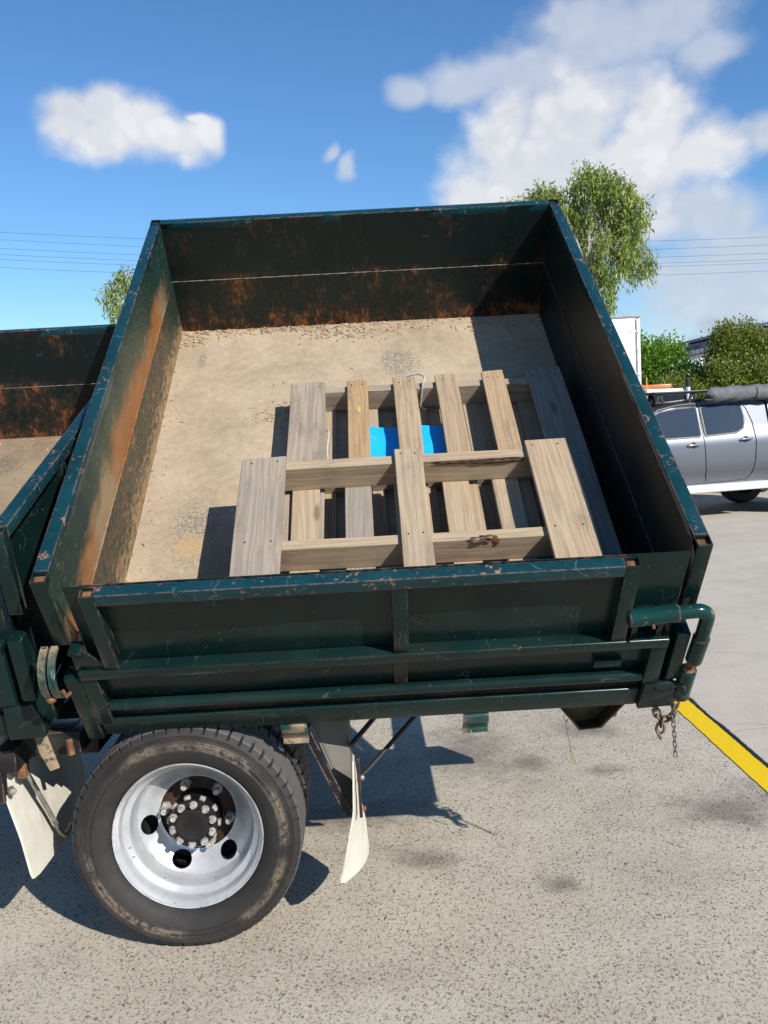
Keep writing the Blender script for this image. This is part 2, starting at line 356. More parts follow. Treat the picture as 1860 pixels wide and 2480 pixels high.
def wood_mat():
    m_, t, b = mat('pallet_pine'); tc = t.add('ShaderNodeTexCoord'); oi = t.add('ShaderNodeObjectInfo')
    at = t.add('ShaderNodeAttribute', attribute_type='OBJECT', attribute_name='tone'); tone = at.outputs['Fac']
    off = t.vmath('MULTIPLY', t.add('ShaderNodeCombineXYZ').outputs[0], (1, 1, 1))
    cx = t.add('ShaderNodeCombineXYZ'); 
    for i, k in enumerate((13.7, 7.9, 5.3)): t.put(cx.inputs[i], t.math('MULTIPLY', oi.outputs['Random'], k))
    v = t.vmath('ADD', tc.outputs['Object'], cx.outputs[0])
    warp = t.vmath('MULTIPLY', t.noise(t.mapping(v, (5, 1.6, 5)), 1.0, 3, .5, out=1), (.05, .25, .05))
    vw = t.vmath('ADD', v, warp)
    g = t.noise(t.mapping(vw, (70, 2.2, 40)), 1.0, 5, .65)
    rings = t.noise(t.mapping(vw, (26, .55, 16)), 1.0, 2, .4)
    rg = t.math('FRACT', t.math('MULTIPLY', rings, 7.0))
    rg = t.step(t.math('ABSOLUTE', t.math('SUBTRACT', rg, .5)), .1, .5)
    rg = t.math('MULTIPLY', rg, .75)
    fresh = t.mix(rg, (.405, .302, .195), (.300, .212, .130)); grey = t.mix(rg, (.290, .245, .196), (.200, .165, .130)); orange = t.mix(rg, (.37, .225, .095), (.27, .150, .060))
    tn = t.math('ADD', tone, t.math('MULTIPLY', t.math('SUBTRACT', t.noise(v, 5.0, 5, .6), .5), .8))
    c = t.mix(t.step(tn, .0, .9), fresh, grey)
    at2 = t.add('ShaderNodeAttribute', attribute_type='OBJECT', attribute_name='amber')
    c = t.mix(at2.outputs['Fac'], c, orange)
    c = t.mix(t.math('MULTIPLY', t.step(g, .5, .75), .5), c, (.16, .115, .075))
    st = t.step(t.noise(t.mapping(v, (1, .45, 1)), 9, 8, .75), .50, .72)
    c = t.mix(t.math('MULTIPLY', st, .58), c, (.13, .10, .075))
    kn = t.voro(t.mapping(v, (6, 1.8, 6)), 1.0)
    c = t.mix(t.math('MULTIPLY', t.math('SUBTRACT', 1, t.step(kn, .05, .11)), .65), c, (.12, .06, .03))
    t.put(b.inputs['Base Color'], c); b.inputs['Roughness'].default_value = .85
    t.put(b.inputs['Normal'], t.bump(t.math('ADD', g, t.math('MULTIPLY', rg, .3)), .35, .0022))
    return m_
M_wood = wood_mat()

def concrete_mat():
    m_, t, b = mat('exposed_concrete'); v = t.add('ShaderNodeNewGeometry').outputs['Position']; x, y, z = t.sep(v)
    n1 = t.noise(v, .8, 6, .62); n2 = t.noise(v, 3.6, 7, .66); n3 = t.noise(v, 60, 5, .7); n5 = t.noise(v, 16, 6, .7)
    c = t.mix(t.step(n1, .3, .7), (.442, .368, .270), (.548, .470, .360))
    c = t.mix(t.math('MULTIPLY', t.step(n2, .42, .72), .42), c, (.32, .26, .19))
    c = t.mix(t.math('MULTIPLY', t.step(t.noise(t.mapping(v, (.5, 1.4, 1)), 1.3, 6, .7), .50, .70), .40), c, (.30, .245, .18))
    c = t.mix(t.math('MULTIPLY', t.step(n5, .45, .75), .25), c, (.52, .485, .43))
    c = t.mix(t.math('MULTIPLY', t.step(n3, .45, .72), .45), c, (.62, .58, .52))
    left = t.math('SUBTRACT', 1, t.step(x, 1.778, 1.79))
    dens = t.math('ADD', .10, t.math('MULTIPLY', left, t.math('ADD', .55, t.math('MULTIPLY', t.step(n2, .3, .62), .5))), clamp=True)
    warp = t.vmath('ADD', v, t.vmath('MULTIPLY', t.noise(v, 75, 3, .6, out=1), (.010, .010, 0)))
    wn = t.noise(t.mapping(v, (1, .72, 1), rot=(0, 0, .4)), 105, 2.5, .55, .6)
    hts = t.math('MULTIPLY', t.step(wn, .565, .61), t.math('MULTIPLY', dens, t.math('ADD', .35, t.math('MULTIPLY', t.step(n5, .35, .6), .65))))
    c = t.mix(t.math('MULTIPLY', hts, .60), c, t.mix(t.noise(v, 40, 2), (.085, .068, .052), (.17, .125, .085)))
    for sc, th, cnt in ((120, .38, .55), (62, .30, .80)):
        vo = t.add('ShaderNodeTexVoronoi', feature='F1'); t.put(vo.inputs['Vector'], t.mapping(warp, (1, .8, 0), rot=(0, 0, .5 if sc > 60 else 1.3))); vo.inputs['Scale'].default_value = sc
        rr, gg, bb = t.sep(vo.outputs['Color'])
        on = t.math('GREATER_THAN', rr, cnt)
        rad = t.math('MULTIPLY', t.math('ADD', .45, t.math('MULTIPLY', bb, .75)), th)
        pm = t.math('MULTIPLY', t.math('MULTIPLY', t.math('LESS_THAN', vo.outputs['Distance'], rad), on), dens)
        pc = t.mix(gg, (.060, .047, .036), (.21, .135, .072))
        c = t.mix(t.math('MULTIPLY', pm, .78), c, pc)
        hts = t.math('MAXIMUM', hts, pm)
    c = t.mix(t.math('MULTIPLY', t.math('SUBTRACT', 1, left), .3), c, (.50, .44, .36))
    def spot(cx, cy, rx, ry):
        dx = t.math('MULTIPLY', t.math('SUBTRACT', x, cx), 1 / rx); dy = t.math('MULTIPLY', t.math('SUBTRACT', y, cy), 1 / ry)
        return t.math('SUBTRACT', 1, t.math('SQRT', t.math('ADD', t.math('MULTIPLY', dx, dx), t.math('MULTIPLY', dy, dy))))
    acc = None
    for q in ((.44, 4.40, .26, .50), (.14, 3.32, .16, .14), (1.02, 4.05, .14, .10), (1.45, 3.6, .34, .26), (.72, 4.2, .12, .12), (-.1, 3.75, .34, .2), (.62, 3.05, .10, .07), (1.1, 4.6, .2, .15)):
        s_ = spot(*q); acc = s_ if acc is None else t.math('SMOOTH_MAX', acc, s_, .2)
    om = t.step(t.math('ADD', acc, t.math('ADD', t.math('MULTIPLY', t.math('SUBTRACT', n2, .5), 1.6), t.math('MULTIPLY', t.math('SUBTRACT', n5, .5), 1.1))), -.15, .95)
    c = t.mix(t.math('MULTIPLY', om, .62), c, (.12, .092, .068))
    ck = t.voro(t.vmath('ADD', t.mapping(v, (.35, 1, 1)), t.vmath('MULTIPLY', t.noise(v, 2.2, 6, .65, out=1), (.18, .18, 0))), .8, 'DISTANCE_TO_EDGE', 'Distance')
    cm = t.math('MULTIPLY', t.math('SUBTRACT', 1, t.step(ck, .0008, .004)), t.math('MULTIPLY', t.math('SUBTRACT', 1, left), t.step(t.noise(v, 1.1, 3), .42, .6)))
    c = t.mix(t.math('MULTIPLY', cm, .5), c, (.17, .145, .12))
    t.put(b.inputs['Base Color'], c)
    t.put(b.inputs['Roughness'], t.math('SUBTRACT', .84, t.math('MULTIPLY', om, .2)))
    h = t.math('SUBTRACT', t.math('ADD', t.math('MULTIPLY', n3, .7), t.math('MULTIPLY', n5, .5)), t.math('MULTIPLY', hts, .8))
    t.put(b.inputs['Normal'], t.bump(h, .6, .005))
    return m_
M_conc = concrete_mat()

def tyre_mat(c):
    m_, t, b = mat('tyre_rubber'); v = objco(t); x, y, z = t.sep(v)
    rad = t.math('SQRT', t.math('ADD', t.math('MULTIPLY', x, x), t.math('MULTIPLY', z, z)))
    n1 = t.noise(v, 7, 7, .66); n2 = t.noise(v, 55, 6, .7)
    base = t.mix(n1, (.011, .0092, .0080), (.025, .0208, .0180))
    ring = t.math('MULTIPLY', t.step(rad, .296, .312), t.math('SUBTRACT', 1, t.step(rad, .325, .338)))
    ang = t.step(t.noise(v, 3.0, 2, .5), .48, .545)
    dm = t.math('MULTIPLY', t.math('MULTIPLY', ring, ang), t.step(t.math('ADD', n1, t.math('MULTIPLY', n2, .7)), .70, .84))
    face = t.math('SUBTRACT', 1, t.step(y, .02, .05))
    c = t.mix(t.math('MULTIPLY', t.math('MULTIPLY', t.math('MULTIPLY', dm, face), t.step(n2, .36, .56)), .7), base, (.19, .145, .10))
    gen = t.math('MULTIPLY', t.step(t.noise(v, 11, 7, .7), .42, .75), .22)
    c = t.mix(gen, c, (.085, .070, .057))
    tread = t.step(rad, .366, .370)
    c = t.mix(t.math('MULTIPLY', tread, .6), c, (.14, .13, .12))
    t.put(b.inputs['Base Color'], c); b.inputs['Roughness'].default_value = .72
    t.put(b.inputs['Normal'], t.bump(t.math('ADD', n2, t.math('MULTIPLY', n1, .5)), .2, .002))
    return m_
M_tyre = tyre_mat(0)
M_silver = None
def silver_mat():
    m_, t, b = mat('silver_wheel_paint'); v = objco(t)
    n = t.noise(v, 12, 6, .65); n2 = t.noise(v, 60, 5, .7)
    c = t.mix(t.step(n, .3, .7), (.50, .50, .50), (.62, .62, .62))
    sp = t.math('MULTIPLY', t.step(n2, .63, .68), t.step(t.noise(v, 5, 3), .45, .6))
    c = t.mix(sp, c, (.12, .09, .07))
    bv = t.add('ShaderNodeBevel', samples=4); bv.inputs['Radius'].default_value = .005
    dt = t.vmath('DOT_PRODUCT', bv.outputs[0], t.add('ShaderNodeNewGeometry').outputs['Normal'])
    e = t.math('MULTIPLY', t.math('SUBTRACT', 1, t.step(dt, .9, .99)), t.step(t.noise(v, 30, 5), .55, .62))
    c = t.mix(t.math('MULTIPLY', e, .8), c, (.18, .09, .05))
    t.put(b.inputs['Base Color'], c); b.inputs['Metallic'].default_value = .45; b.inputs['Roughness'].default_value = .38
    return m_
M_silver = silver_mat()
def flap_mat():
    m_, t, b = mat('white_mudflap_plastic'); v = objco(t)
    n = t.noise(v, 6, 6, .65)
    c = t.mix(t.step(n, .35, .8), (.72, .675, .57), (.58, .52, .40))
    st = t.step(t.noise(t.mapping(v, (1, 14, 1.2)), 3, 6, .65), .58, .75)
    c = t.mix(t.math('MULTIPLY', st, .55), c, (.33, .25, .13))
    sc = t.step(t.noise(t.mapping(v, (3, 9, 2)), 9, 7, .75), .66, .70)
    c = t.mix(t.math('MULTIPLY', sc, .35), c, (.18, .16, .14))
    t.put(b.inputs['Base Color'], c); b.inputs['Roughness'].default_value = .5
    return m_
M_flap = flap_mat()

# ------------------------------------------------------------------ ground
g = MB(); g.raw([(-250, -60, 0), (250, -60, 0), (250, 500, 0), (-250, 500, 0)], [[0, 1, 2, 3]])
tag(g.build('concrete_ground', M_conc, smooth=False), kind='structure')
def yellow_mat():
    m_, t, b = mat('yellow_line_paint'); v = t.add('ShaderNodeNewGeometry').outputs['Position']
    n = t.noise(v, 14, 7, .68); n2 = t.noise(v, 90, 5, .65)
    c = t.mix(n, (.74, .47, .004), (.82, .55, .010))
    sp = t.math('MULTIPLY', t.step(n2, .62, .68), t.step(n, .48, .6))
    c = t.mix(t.math('MULTIPLY', sp, .8), c, (.20, .15, .06))
    t.put(b.inputs['Base Color'], c); b.inputs['Roughness'].default_value = .75; b.inputs['Specular IOR Level'].default_value = .2
    t.put(b.inputs['Normal'], t.bump(n2, .4, .003)); return m_
yl = MB(); ys = np.arange(.3, 40, .03); v = []; f = []
for i, yy in enumerate(ys):
    v += [(1.657 + random.uniform(-.0025, .0025), yy, .004), (1.771 + random.uniform(-.002, .002), yy, .004)]
    if i: f.append([2 * i - 2, 2 * i - 1, 2 * i + 1, 2 * i])
yl.raw(v, f); tag(yl.build('yellow_line', yellow_mat(), smooth=False), kind='structure')
# bitumen joint beside the line: a crumbly bead
M_bit = simple('bitumen', (.018, .017, .016), .55, 0, .4, 30, .6, 90)
jb = MB(); v = []; f = []; ys = np.arange(.3, 40, .02)
for i, yy in enumerate(ys):
    w_ = .006 + .006 * random.random() + .005 * math.sin(yy * 7.3) ** 2; h_ = .005 + .006 * random.random(); xo = 1.787 + .003 * math.sin(yy * 9)
    for k in range(5):
        a = math.pi * k / 4; v.append((xo - w_ * math.cos(a), yy, .001 + h_ * math.sin(a)))
    if i:
        for k in range(4): f.append([(i - 1) * 5 + k, (i - 1) * 5 + k + 1, i * 5 + k + 1, i * 5 + k])
jb.raw(v, f); tag(jb.build('expansion_joint', M_bit), kind='structure')

# ------------------------------------------------------------------ the truck
truck = empty('tipper_truck', (-.64, 3.9, 0))
tag(truck, 'dark green twin-bin tipper truck with both trays tipped towards the viewer', 'truck')
OFF = Vector((.64, -3.9, 0))
def tp(mb, name, material, **kw):                 # a part of the truck, built in world coordinates
    o = mb.build(name, material, truck, **kw); o.location = OFF; return o

L, WD, H, HS, T, BOT = 1.876, 2.249, .566, .2757, .0437, -.1216
BYAW = -.0091
def bin_matrix(x, y, z, tilt):
    return Matrix.Translation(Vector((x, y, z))) @ Matrix.Rotation(BYAW, 4, 'Z') @ Matrix.Rotation(tilt, 4, 'X')
BM1 = bin_matrix(-.9263, 2.7807, .8436, .6342)
BM2 = bin_matrix(-1.0068, 2.6919, .9051, .3587) @ Matrix.Translation(Vector((-L, 0, 0)))
def place_bin(o, M):
    o.parent = truck; o.matrix_local = Matrix.Translation(OFF) @ M

def uneven_plate(mb, axis, at, th, a0, a1, b0, b1, amp=.004, n=28):
    """thin sheet with slight dents; axis 0: plane u=at (a=v,b=w); axis 1: plane v=at (a=u,b=w)"""
    ph = [random.uniform(0, 6) for _ in range(6)]
    def d(a, b_): return amp * (math.sin(a * 4.1 + ph[0]) * math.sin(b_ * 9 + ph[1]) + .5 * math.sin(a * 11 + ph[2]) * math.sin(b_ * 17 + ph[3]))
    v = []; f = []; nb = 8
    for i in range(n + 1):
        for j in range(nb + 1):
            a = a0 + (a1 - a0) * i / n; b_ = b0 + (b1 - b0) * j / nb
            e = 0 if i in (0, n) or j in (0, nb) else d(a, b_)
            for s_ in (0, 1):
                c = at + s_ * th + e
                v.append((c, a, b_) if axis == 0 else (a, c, b_))
    def I(i, j, s_): return (i * (nb + 1) + j) * 2 + s_
    for i in range(n):
        for j in range(nb):
            f.append([I(i, j, 0), I(i + 1, j, 0), I(i + 1, j + 1, 0), I(i, j + 1, 0)])
            f.append([I(i, j, 1), I(i, j + 1, 1), I(i + 1, j + 1, 1), I(i + 1, j, 1)])
    for i in range(n):
        f.append([I(i, 0, 0), I(i, 0, 1), I(i + 1, 0, 1), I(i + 1, 0, 0)]); f.append([I(i, nb, 0), I(i + 1, nb, 0), I(i + 1, nb, 1), I(i, nb, 1)])
    for j in range(nb):
        f.append([I(0, j, 0), I(0, j + 1, 0), I(0, j + 1, 1), I(0, j, 1)]); f.append([I(n, j, 0), I(n, j, 1), I(n, j + 1, 1), I(n, j + 1, 0)])
    mb.raw(v, f)
def open_post(mb, u0, u1, v0, v1, w0, w1, th=.004):
    """square tube standing along w, open at the top"""
    mb.box((u0, v0, w0), (u1, v0 + th, w1), .001); mb.box((u0, v1 - th, w0), (u1, v1, w1), .001)
    mb.box((u0, v0 + th, w0), (u0 + th, v1 - th, w1), .001); mb.box((u1 - th, v0 + th, w0), (u1, v1 - th, w1), .001)
    mb.box((u0 + th, v0 + th, w1 - .022), (u1 - th, v1 - th, w1 - .016), 0)
def weld(mb, p0, p1, r=.0035, n=60):
    p0, p1 = Vector(p0), Vector(p1); n = max(8, int((p1 - p0).length / .012))
    pts = [p0.lerp(p1, i / n) + Vector([random.uniform(-.0008, .0008) for _ in range(3)]) for i in range(n + 1)]
    mb.tube(pts, [r * random.uniform(.6, 1.25) for _ in pts], 6)

M_bead = simple('dull_weld', (.15, .12, .085), .7, .2, .6, 40)
M_rustd0 = simple('dark_rusty_bead', (.07, .035, .02), .7, .1, .5, 30)
def make_bin():
    fl = MB()
    n, k = 46, 52; ph = [random.uniform(0, 6) for _ in range(4)]
    v = []; f = []
    for i in range(n + 1):
        for j in range(k + 1):
            u = T - .003 + (L - 2 * T + .006) * i / n; vv = .006 + (WD - .006) * j / k
            v.append((u, vv, .0022 * math.sin(u * 7 + ph[0]) * math.sin(vv * 6 + ph[1])))
    for i in range(n):
        for j in range(k): f.append([i * (k + 1) + j, (i + 1) * (k + 1) + j, (i + 1) * (k + 1) + j + 1, i * (k + 1) + j + 1])
    fl.raw(v, f)
    floor = fl.build('tipping_bin', M_floor)
    P = []
    def part(mb, name, material, **kw):
        o = mb.build(name, material, floor, **kw); P.append(o); return o
    # sub-frame under the floor
    for vv in (.35, .75, 1.15, 1.55, 1.95):
        part(MB().box((.06, vv, -.10), (L - .06, vv + .05, -.012), .003), 'floor_bearer', M_dark)
    part(MB().box((T, .055, -.010), (L - T, WD, -.006), 0), 'floor_plate', M_dark)
    # bulkhead, tailgate (along v) and the far side wall
    for nm, u_in, sgn in (('bulkhead_sheet', T, -1), ('tailgate_sheet', L - T, 1)):
        mb = MB(); a = u_in if sgn > 0 else u_in - .004
        uneven_plate(mb, 0, a, .004, .0, WD + .002, HS, H - .003, .002)
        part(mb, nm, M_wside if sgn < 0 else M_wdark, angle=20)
        mb = MB(); a = u_in - .003 if sgn > 0 else u_in - .001
        uneven_plate(mb, 0, a, .004, .0 if sgn > 0 else .0, WD - .002, -.008, HS - .002, .0022)
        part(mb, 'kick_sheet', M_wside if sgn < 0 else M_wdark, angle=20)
        mb = MB(); weld(mb, (u_in - sgn * .002, .02, HS - .001), (u_in - sgn * .002, WD - .01, HS - .001)); part(mb, 'weld_bead', M_wside if sgn < 0 else M_rustd0)
        u0, u1 = (0, T) if sgn < 0 else (L - T, L)
        e0, e1 = (0, T - .012) if sgn < 0 else (L - T + .012, L)
        part(MB().box((u0, T, H - .036), (u1, WD - .001, H), .0025), 'rim_rail', M_rim)
        mb = MB(); open_post(mb, u0, u1, .0, T - .001, .30, H - .001); part(mb, 'corner_post', M_green)
        part(MB().box((u0 + .005, .006, H - .0225), (u1 - .005, T - .007, H - .0145), 0), 'post_filling', M_rust)
        mb = MB(); open_post(mb, u0, u1, WD + .001, WD + T, -.08, H + .001); part(mb, 'corner_post', M_green)
        part(MB().box((u0 + .005, WD + .006, H - .020), (u1 - .005, WD + T - .005, H - .0125), 0), 'post_filling', M_rust)
        o0, o1 = (T - .0115, T - .0055) if sgn < 0 else (L - T + .0055, L - T + .0115)
        part(MB().box((o0, T, -.05), (o1, WD, H - .037), 0), 'outer_sheet', M_green)
        for vv in (.55, 1.1, 1.65):
            part(MB().box((e0, vv, -.1), (e1, vv + .045, H - .0365), .002), 'outer_rib', M_green)
        part(MB().box((e0, .04, -.118), (e1, WD - .03, -.05), .003), 'base_rail', M_green)
    mb = MB(); uneven_plate(mb, 1, WD, .004, T, L - T, HS, H - .003, .003); part(mb, 'side_wall_sheet', M_wfar, angle=20)
    mb = MB(); uneven_plate(mb, 1, WD - .004, .004, T, L - T, -.008, HS - .002, .003); part(mb, 'kick_sheet', M_wfar, angle=20)
    mb = MB(); weld(mb, (T, WD - .003, HS - .001), (L - T, WD - .003, HS - .001), .0026); part(mb, 'weld_bead', M_bead)
    part(MB().box((T + .001, WD, H - .034), (L - T - .001, WD + T, H), .0025), 'rim_rail', M_rim)
    for uu in (.45, .92, 1.39):
        part(MB().box((uu, WD + .0045, -.1), (uu + .045, WD + T - .002, H - .0345), .002), 'outer_rib', M_green)
    # drop side: sheet, upper frame, rails
    mb = MB(); uneven_plate(mb, 1, .0, .004, .083, L - .057, .012, .543, .0042, 40); part(mb, 'drop_side_sheet', M_green, angle=20)
    part(MB().box((.176, -.040, .499), (1.630, -.0005, .540), .003), 'top_rail', M_rim)
    for u0 in (.134, 1.6305):
        mb = MB(); open_post(mb, u0, u0 + .0415, -.041, -.0006, .2225, .5395); part(mb, 'frame_post', M_green)
        part(MB().box((u0 + .006, -.036, .519), (u0 + .037, -.006, .526), 0), 'post_filling', M_rust)
    part(MB().box((.986, -.038, .2225), (1.031, -.0006, .4985), .002), 'frame_post', M_green)
    part(MB().box((.050, -.046, .184), (1.806, -.0006, .222), .005, 3), 'mid_rail', M_green)
    part(MB().box((.050, -.041, -.045), (.0985, -.0006, .1855), .003), 'lower_post', M_green)
    part(MB().box((1.757, -.041, .004), (1.8055, -.0006, .1855), .003), 'lower_post', M_green)
    # half-round bottom bar
    part(MB().tube([(.10, -.020, .026), (1.756, -.020, .026)], .0185, 16), 'bottom_bar', M_green)
    part(MB().box((.985, -.016, .045), (1.025, -.0008, .1855), .002), 'lower_post', M_dark)
    part(MB().box((1.60, -.020, .072), (1.685, -.0008, .104), .002), 'stop_block', M_green)
    # floor edge rail and corner stubs
    part(MB().box((.0505, -.030, BOT + .004), (1.76, .05, -.035), .007, 3), 'edge_rail', M_green)
    part(MB().box((.0505, -.012, -.034), (1.756, .004, .0075), .002), 'rail_web', M_dark)
    part(MB().box((.0, -.040, BOT), (.0485, .05, .19), .003), 'corner_stub', M_green)
    part(MB().box((L - .049, -.040, .02), (L - .008, .05, .235), .003), 'corner_stub', M_green)
    part(MB().prism([(1.758, -.118), (L - .004, -.112), (L - .004, -.052), (L - .02, .012), (1.764, .002)], -.047, .05, 1, .004), 'corner_gusset', M_green)
    # tie-down lips under the edge rail
    for uu in (.612, 1.200):
        w_ = .084; mb = MB(); pr = [(-.010, -.112), (-.034, -.125), (-.040, -.150), (-.030, -.178), (-.030, -.196), (-.042, -.208)]
        th = .005; poly = pr + [(a + th, b_ - .001) for a, b_ in reversed(pr)]
        mb.prism(poly, uu, uu + w_, 0, .001); part(mb, 'tie_lip', M_lip)
    return floor, P
M_lip = paint_mat('worn_lip_paint', (.010, .05, .045), chip=.43, edge=1.0, scr=.8, rust=(.26, .13, .05), chipc=(.36, .31, .22), dust=.6)
bin1, parts1 = make_bin(); place_bin(bin1, BM1)
bin2 = bin1.copy(); COL.objects.link(bin2); place_bin(bin2, BM2)
bin2.material_slots[0].link = 'OBJECT'; bin2.material_slots[0].material = M_floor2
for o in parts1:
    c = o.copy(); COL.objects.link(c); c.parent = bin2
    if o.data.materials and o.data.materials[0] is M_wfar: c.material_slots[0].link = 'OBJECT'; c.material_slots[0].material = M_wfar2
# hardware only the rear bin shows
def hw(mb, name, material, **kw): return mb.build(name, material, bin1, **kw)
M_pipe = paint_mat('pipe_paint', (.004, .032, .029), chip=.63, edge=.6, scr=.3, rough=.2, dust=.02)
hw(MB().cyl((1.668, -.036, .318), (1.812, -.036, .330), .0275, 20, .003), 'hinge_sleeve', M_pipe)
arc = [(1.812 + .0, -.036, .331)] + [(1.86, -.036, .334)] + [(1.868 + .034 * math.sin(a), -.036, .300 + .034 * math.cos(a)) for a in np.linspace(0, math.pi / 2, 7)] + [(1.903, -.036, .25), (1.903, -.036, .215)]
hw(MB().tube(arc, .0215, 16), 'hinge_arm', M_pipe)
hw(MB().cyl((1.903, -.036, .215), (1.900, -.036, .105), .0255, 20, .003), 'hinge_sleeve', M_pipe)
hw(MB().cyl((1.900, -.036, .112), (1.900, -.036, .088), .018, 16, .003), 'hinge_pin', M_rust)
hw(MB().cyl((1.893, -.036, .062), (1.893, -.036, -.074), .0265, 20, .003), 'lock_sleeve', M_pipe)
hw(MB().cyl((1.893, -.036, .050), (1.893, -.036, .068), .019, 16, .004), 'lock_pin', M_rust)
hw(MB().tube([(1.80, -.041, -.012), (1.862, -.041, -.004), (1.878, -.050, .0), (1.89, -.060, .004)], .012, 8), 'lock_strap', M_green)
for uu in (1.690, 1.765): hw(MB().box((uu, -.030, .218), (uu + .016, -.012, .305), .003), 'sleeve_web', M_green)
hw(MB().cyl((1.735, -.060, .312), (1.735, -.072, .308), .005, 8), 'grease_nipple', M_rust)
# latch at the bulkhead end: curved double strap, ball and gusset
for uu in (-.020, .008):
    pts = [(uu, -.055 + .085 * math.cos(a), .262 + .085 * math.sin(a)) for a in np.linspace(R(80), R(215), 12)]
    mb = MB()
    for q in range(len(pts) - 1):
        pass
    v = []; f = []
    for q, pnt in enumerate(pts):
        a = np.linspace(R(80), R(215), 12)[q]
        for r_, w_ in ((0, 0), (0, .020), (-.010, .020), (-.010, 0)):
            v.append((uu + w_, pnt[1] + r_ * math.cos(a), pnt[2] + r_ * math.sin(a)))
        if q:
            for k in range(4): f.append([(q - 1) * 4 + k, (q - 1) * 4 + (k + 1) % 4, q * 4 + (k + 1) % 4, q * 4 + k])
    f += [[0, 1, 2, 3], [len(pts) * 4 - 1, len(pts) * 4 - 2, len(pts) * 4 - 3, len(pts) * 4 - 4]]
    mb.raw(v, f); hw(mb, 'latch_strap', M_lip)
bs = bmesh.new(); bmesh.ops.create_icosphere(bs, subdivisions=2, radius=.016)
mb = MB(); mb.raw([tuple(v.co + Vector((-.008, -.125, .215))) for v in bs.verts], [[v.index for v in f.verts] for f in bs.faces]); bs.free(); hw(mb, 'latch_ball', M_rust)
hw(MB().tube([(.028, -.115, .235), (.033, -.118, .212), (.038, -.10, .203)], .006, 8), 'latch_hook', M_rust)
hw(MB().prism([(.046, .223), (.050, .300), (.086, .312), (.134, .245), (.150, .2225)], -.034, -.026, 1, .001), 'latch_gusset', M_green)
hw(MB().prism([(.050, .312), (.088, .312), (.088, .320), (.050, .320)], -.055, -.003, 1, .002), 'latch_plate', M_green)

# chassis (dark, mostly in the shade of the bins)
for yy in (3.50, 4.28):
    tp(MB().box((-3.2, yy, .60), (1.02, yy + .07, .76), .004), 'chassis_rail', M_dark)
for xx in (-2.0, -1.15, -.1, .75):
    tp(MB().box((xx, 3.5705, .63), (xx + .08, 4.2795, .73), .004), 'cross_member', M_dark)
for xx in (-.99, -.96):
    pass
tp(MB().box((-1.16, 2.86, .66), (-.97, 2.98, .74), .006), 'pivot_bracket', M_dark)
tp(MB().box((-1.02, 2.98, .62), (-.95, 3.499, .74), .004), 'pivot_arm', M_dark)
tp(MB().box((-.30, 2.96, .70), (.9, 3.02, .76), .003), 'pivot_beam', M_dark)
tp(MB().box((-2.6, 2.9, .68), (-1.0, 2.98, .745), .003), 'pivot_beam', M_dark)
tp(MB().cyl((-.64, 2.98, .3755), (-.64, 4.88, .3755), .06, 20), 'axle', M_dark)
tp(MB().tube([(-.64, 3.93, .36), (-.3, 3.93, .42), (-2.4, 3.9, .5)][:1] + [(-.64, 3.93, .3755), (-2.6, 3.9, .52)], .045, 12), 'drive_shaft', M_dark)
dm = MB(); dm.lathe([(0.001, 3.80), (.09, 3.80), (.15, 3.86), (.16, 3.93), (.15, 4.0), (.09, 4.06), (.001, 4.06)], (-.64, .3755), 28); tp(dm, 'differential', M_dark)
# hoist ram and lift frame
tp(MB().cyl((.1, 3.9, .72), (.1, 4.15, 1.45), .06, 18), 'hoist_ram', M_steel)
tp(MB().cyl((-1.9, 3.9, .72), (-1.9, 4.05, 1.10), .06, 18), 'hoist_ram', M_steel)
# trapezoid tow bracket hanging under the rear of the chassis
trp = [(.597, .71), (.6835, .598), (.7607, .602), (.875, .71)]
mb = MB(); mb.prism(trp, 3.05, 3.058, 1, .001)
mb.prism([(.597, .71), (.6835, .598), (.690, .601), (.606, .71)], 2.97, 3.0495, 1, .001); mb.prism([(.866, .71), (.754, .606), (.7607, .602), (.875, .71)], 2.97, 3.0495, 1, .001)
mb.prism([(.6835, .598), (.7607, .602), (.760, .607), (.684, .603)], 2.97, 3.0495, 1, .001)
tp(mb, 'tow_bracket', M_yellowst)
tp(MB().tube([(.815 + .011 * math.cos(a), 3.02, .638 + .016 * math.sin(a)) for a in np.linspace(0, 2 * math.pi, 17)[:-1]], .0036, 8, closed=True), 'shackle_ring', M_chain)
tp(MB().box((.63, 3.06, .66), (.86, 3.50, .74), .004), 'rear_cross_member', M_dark)

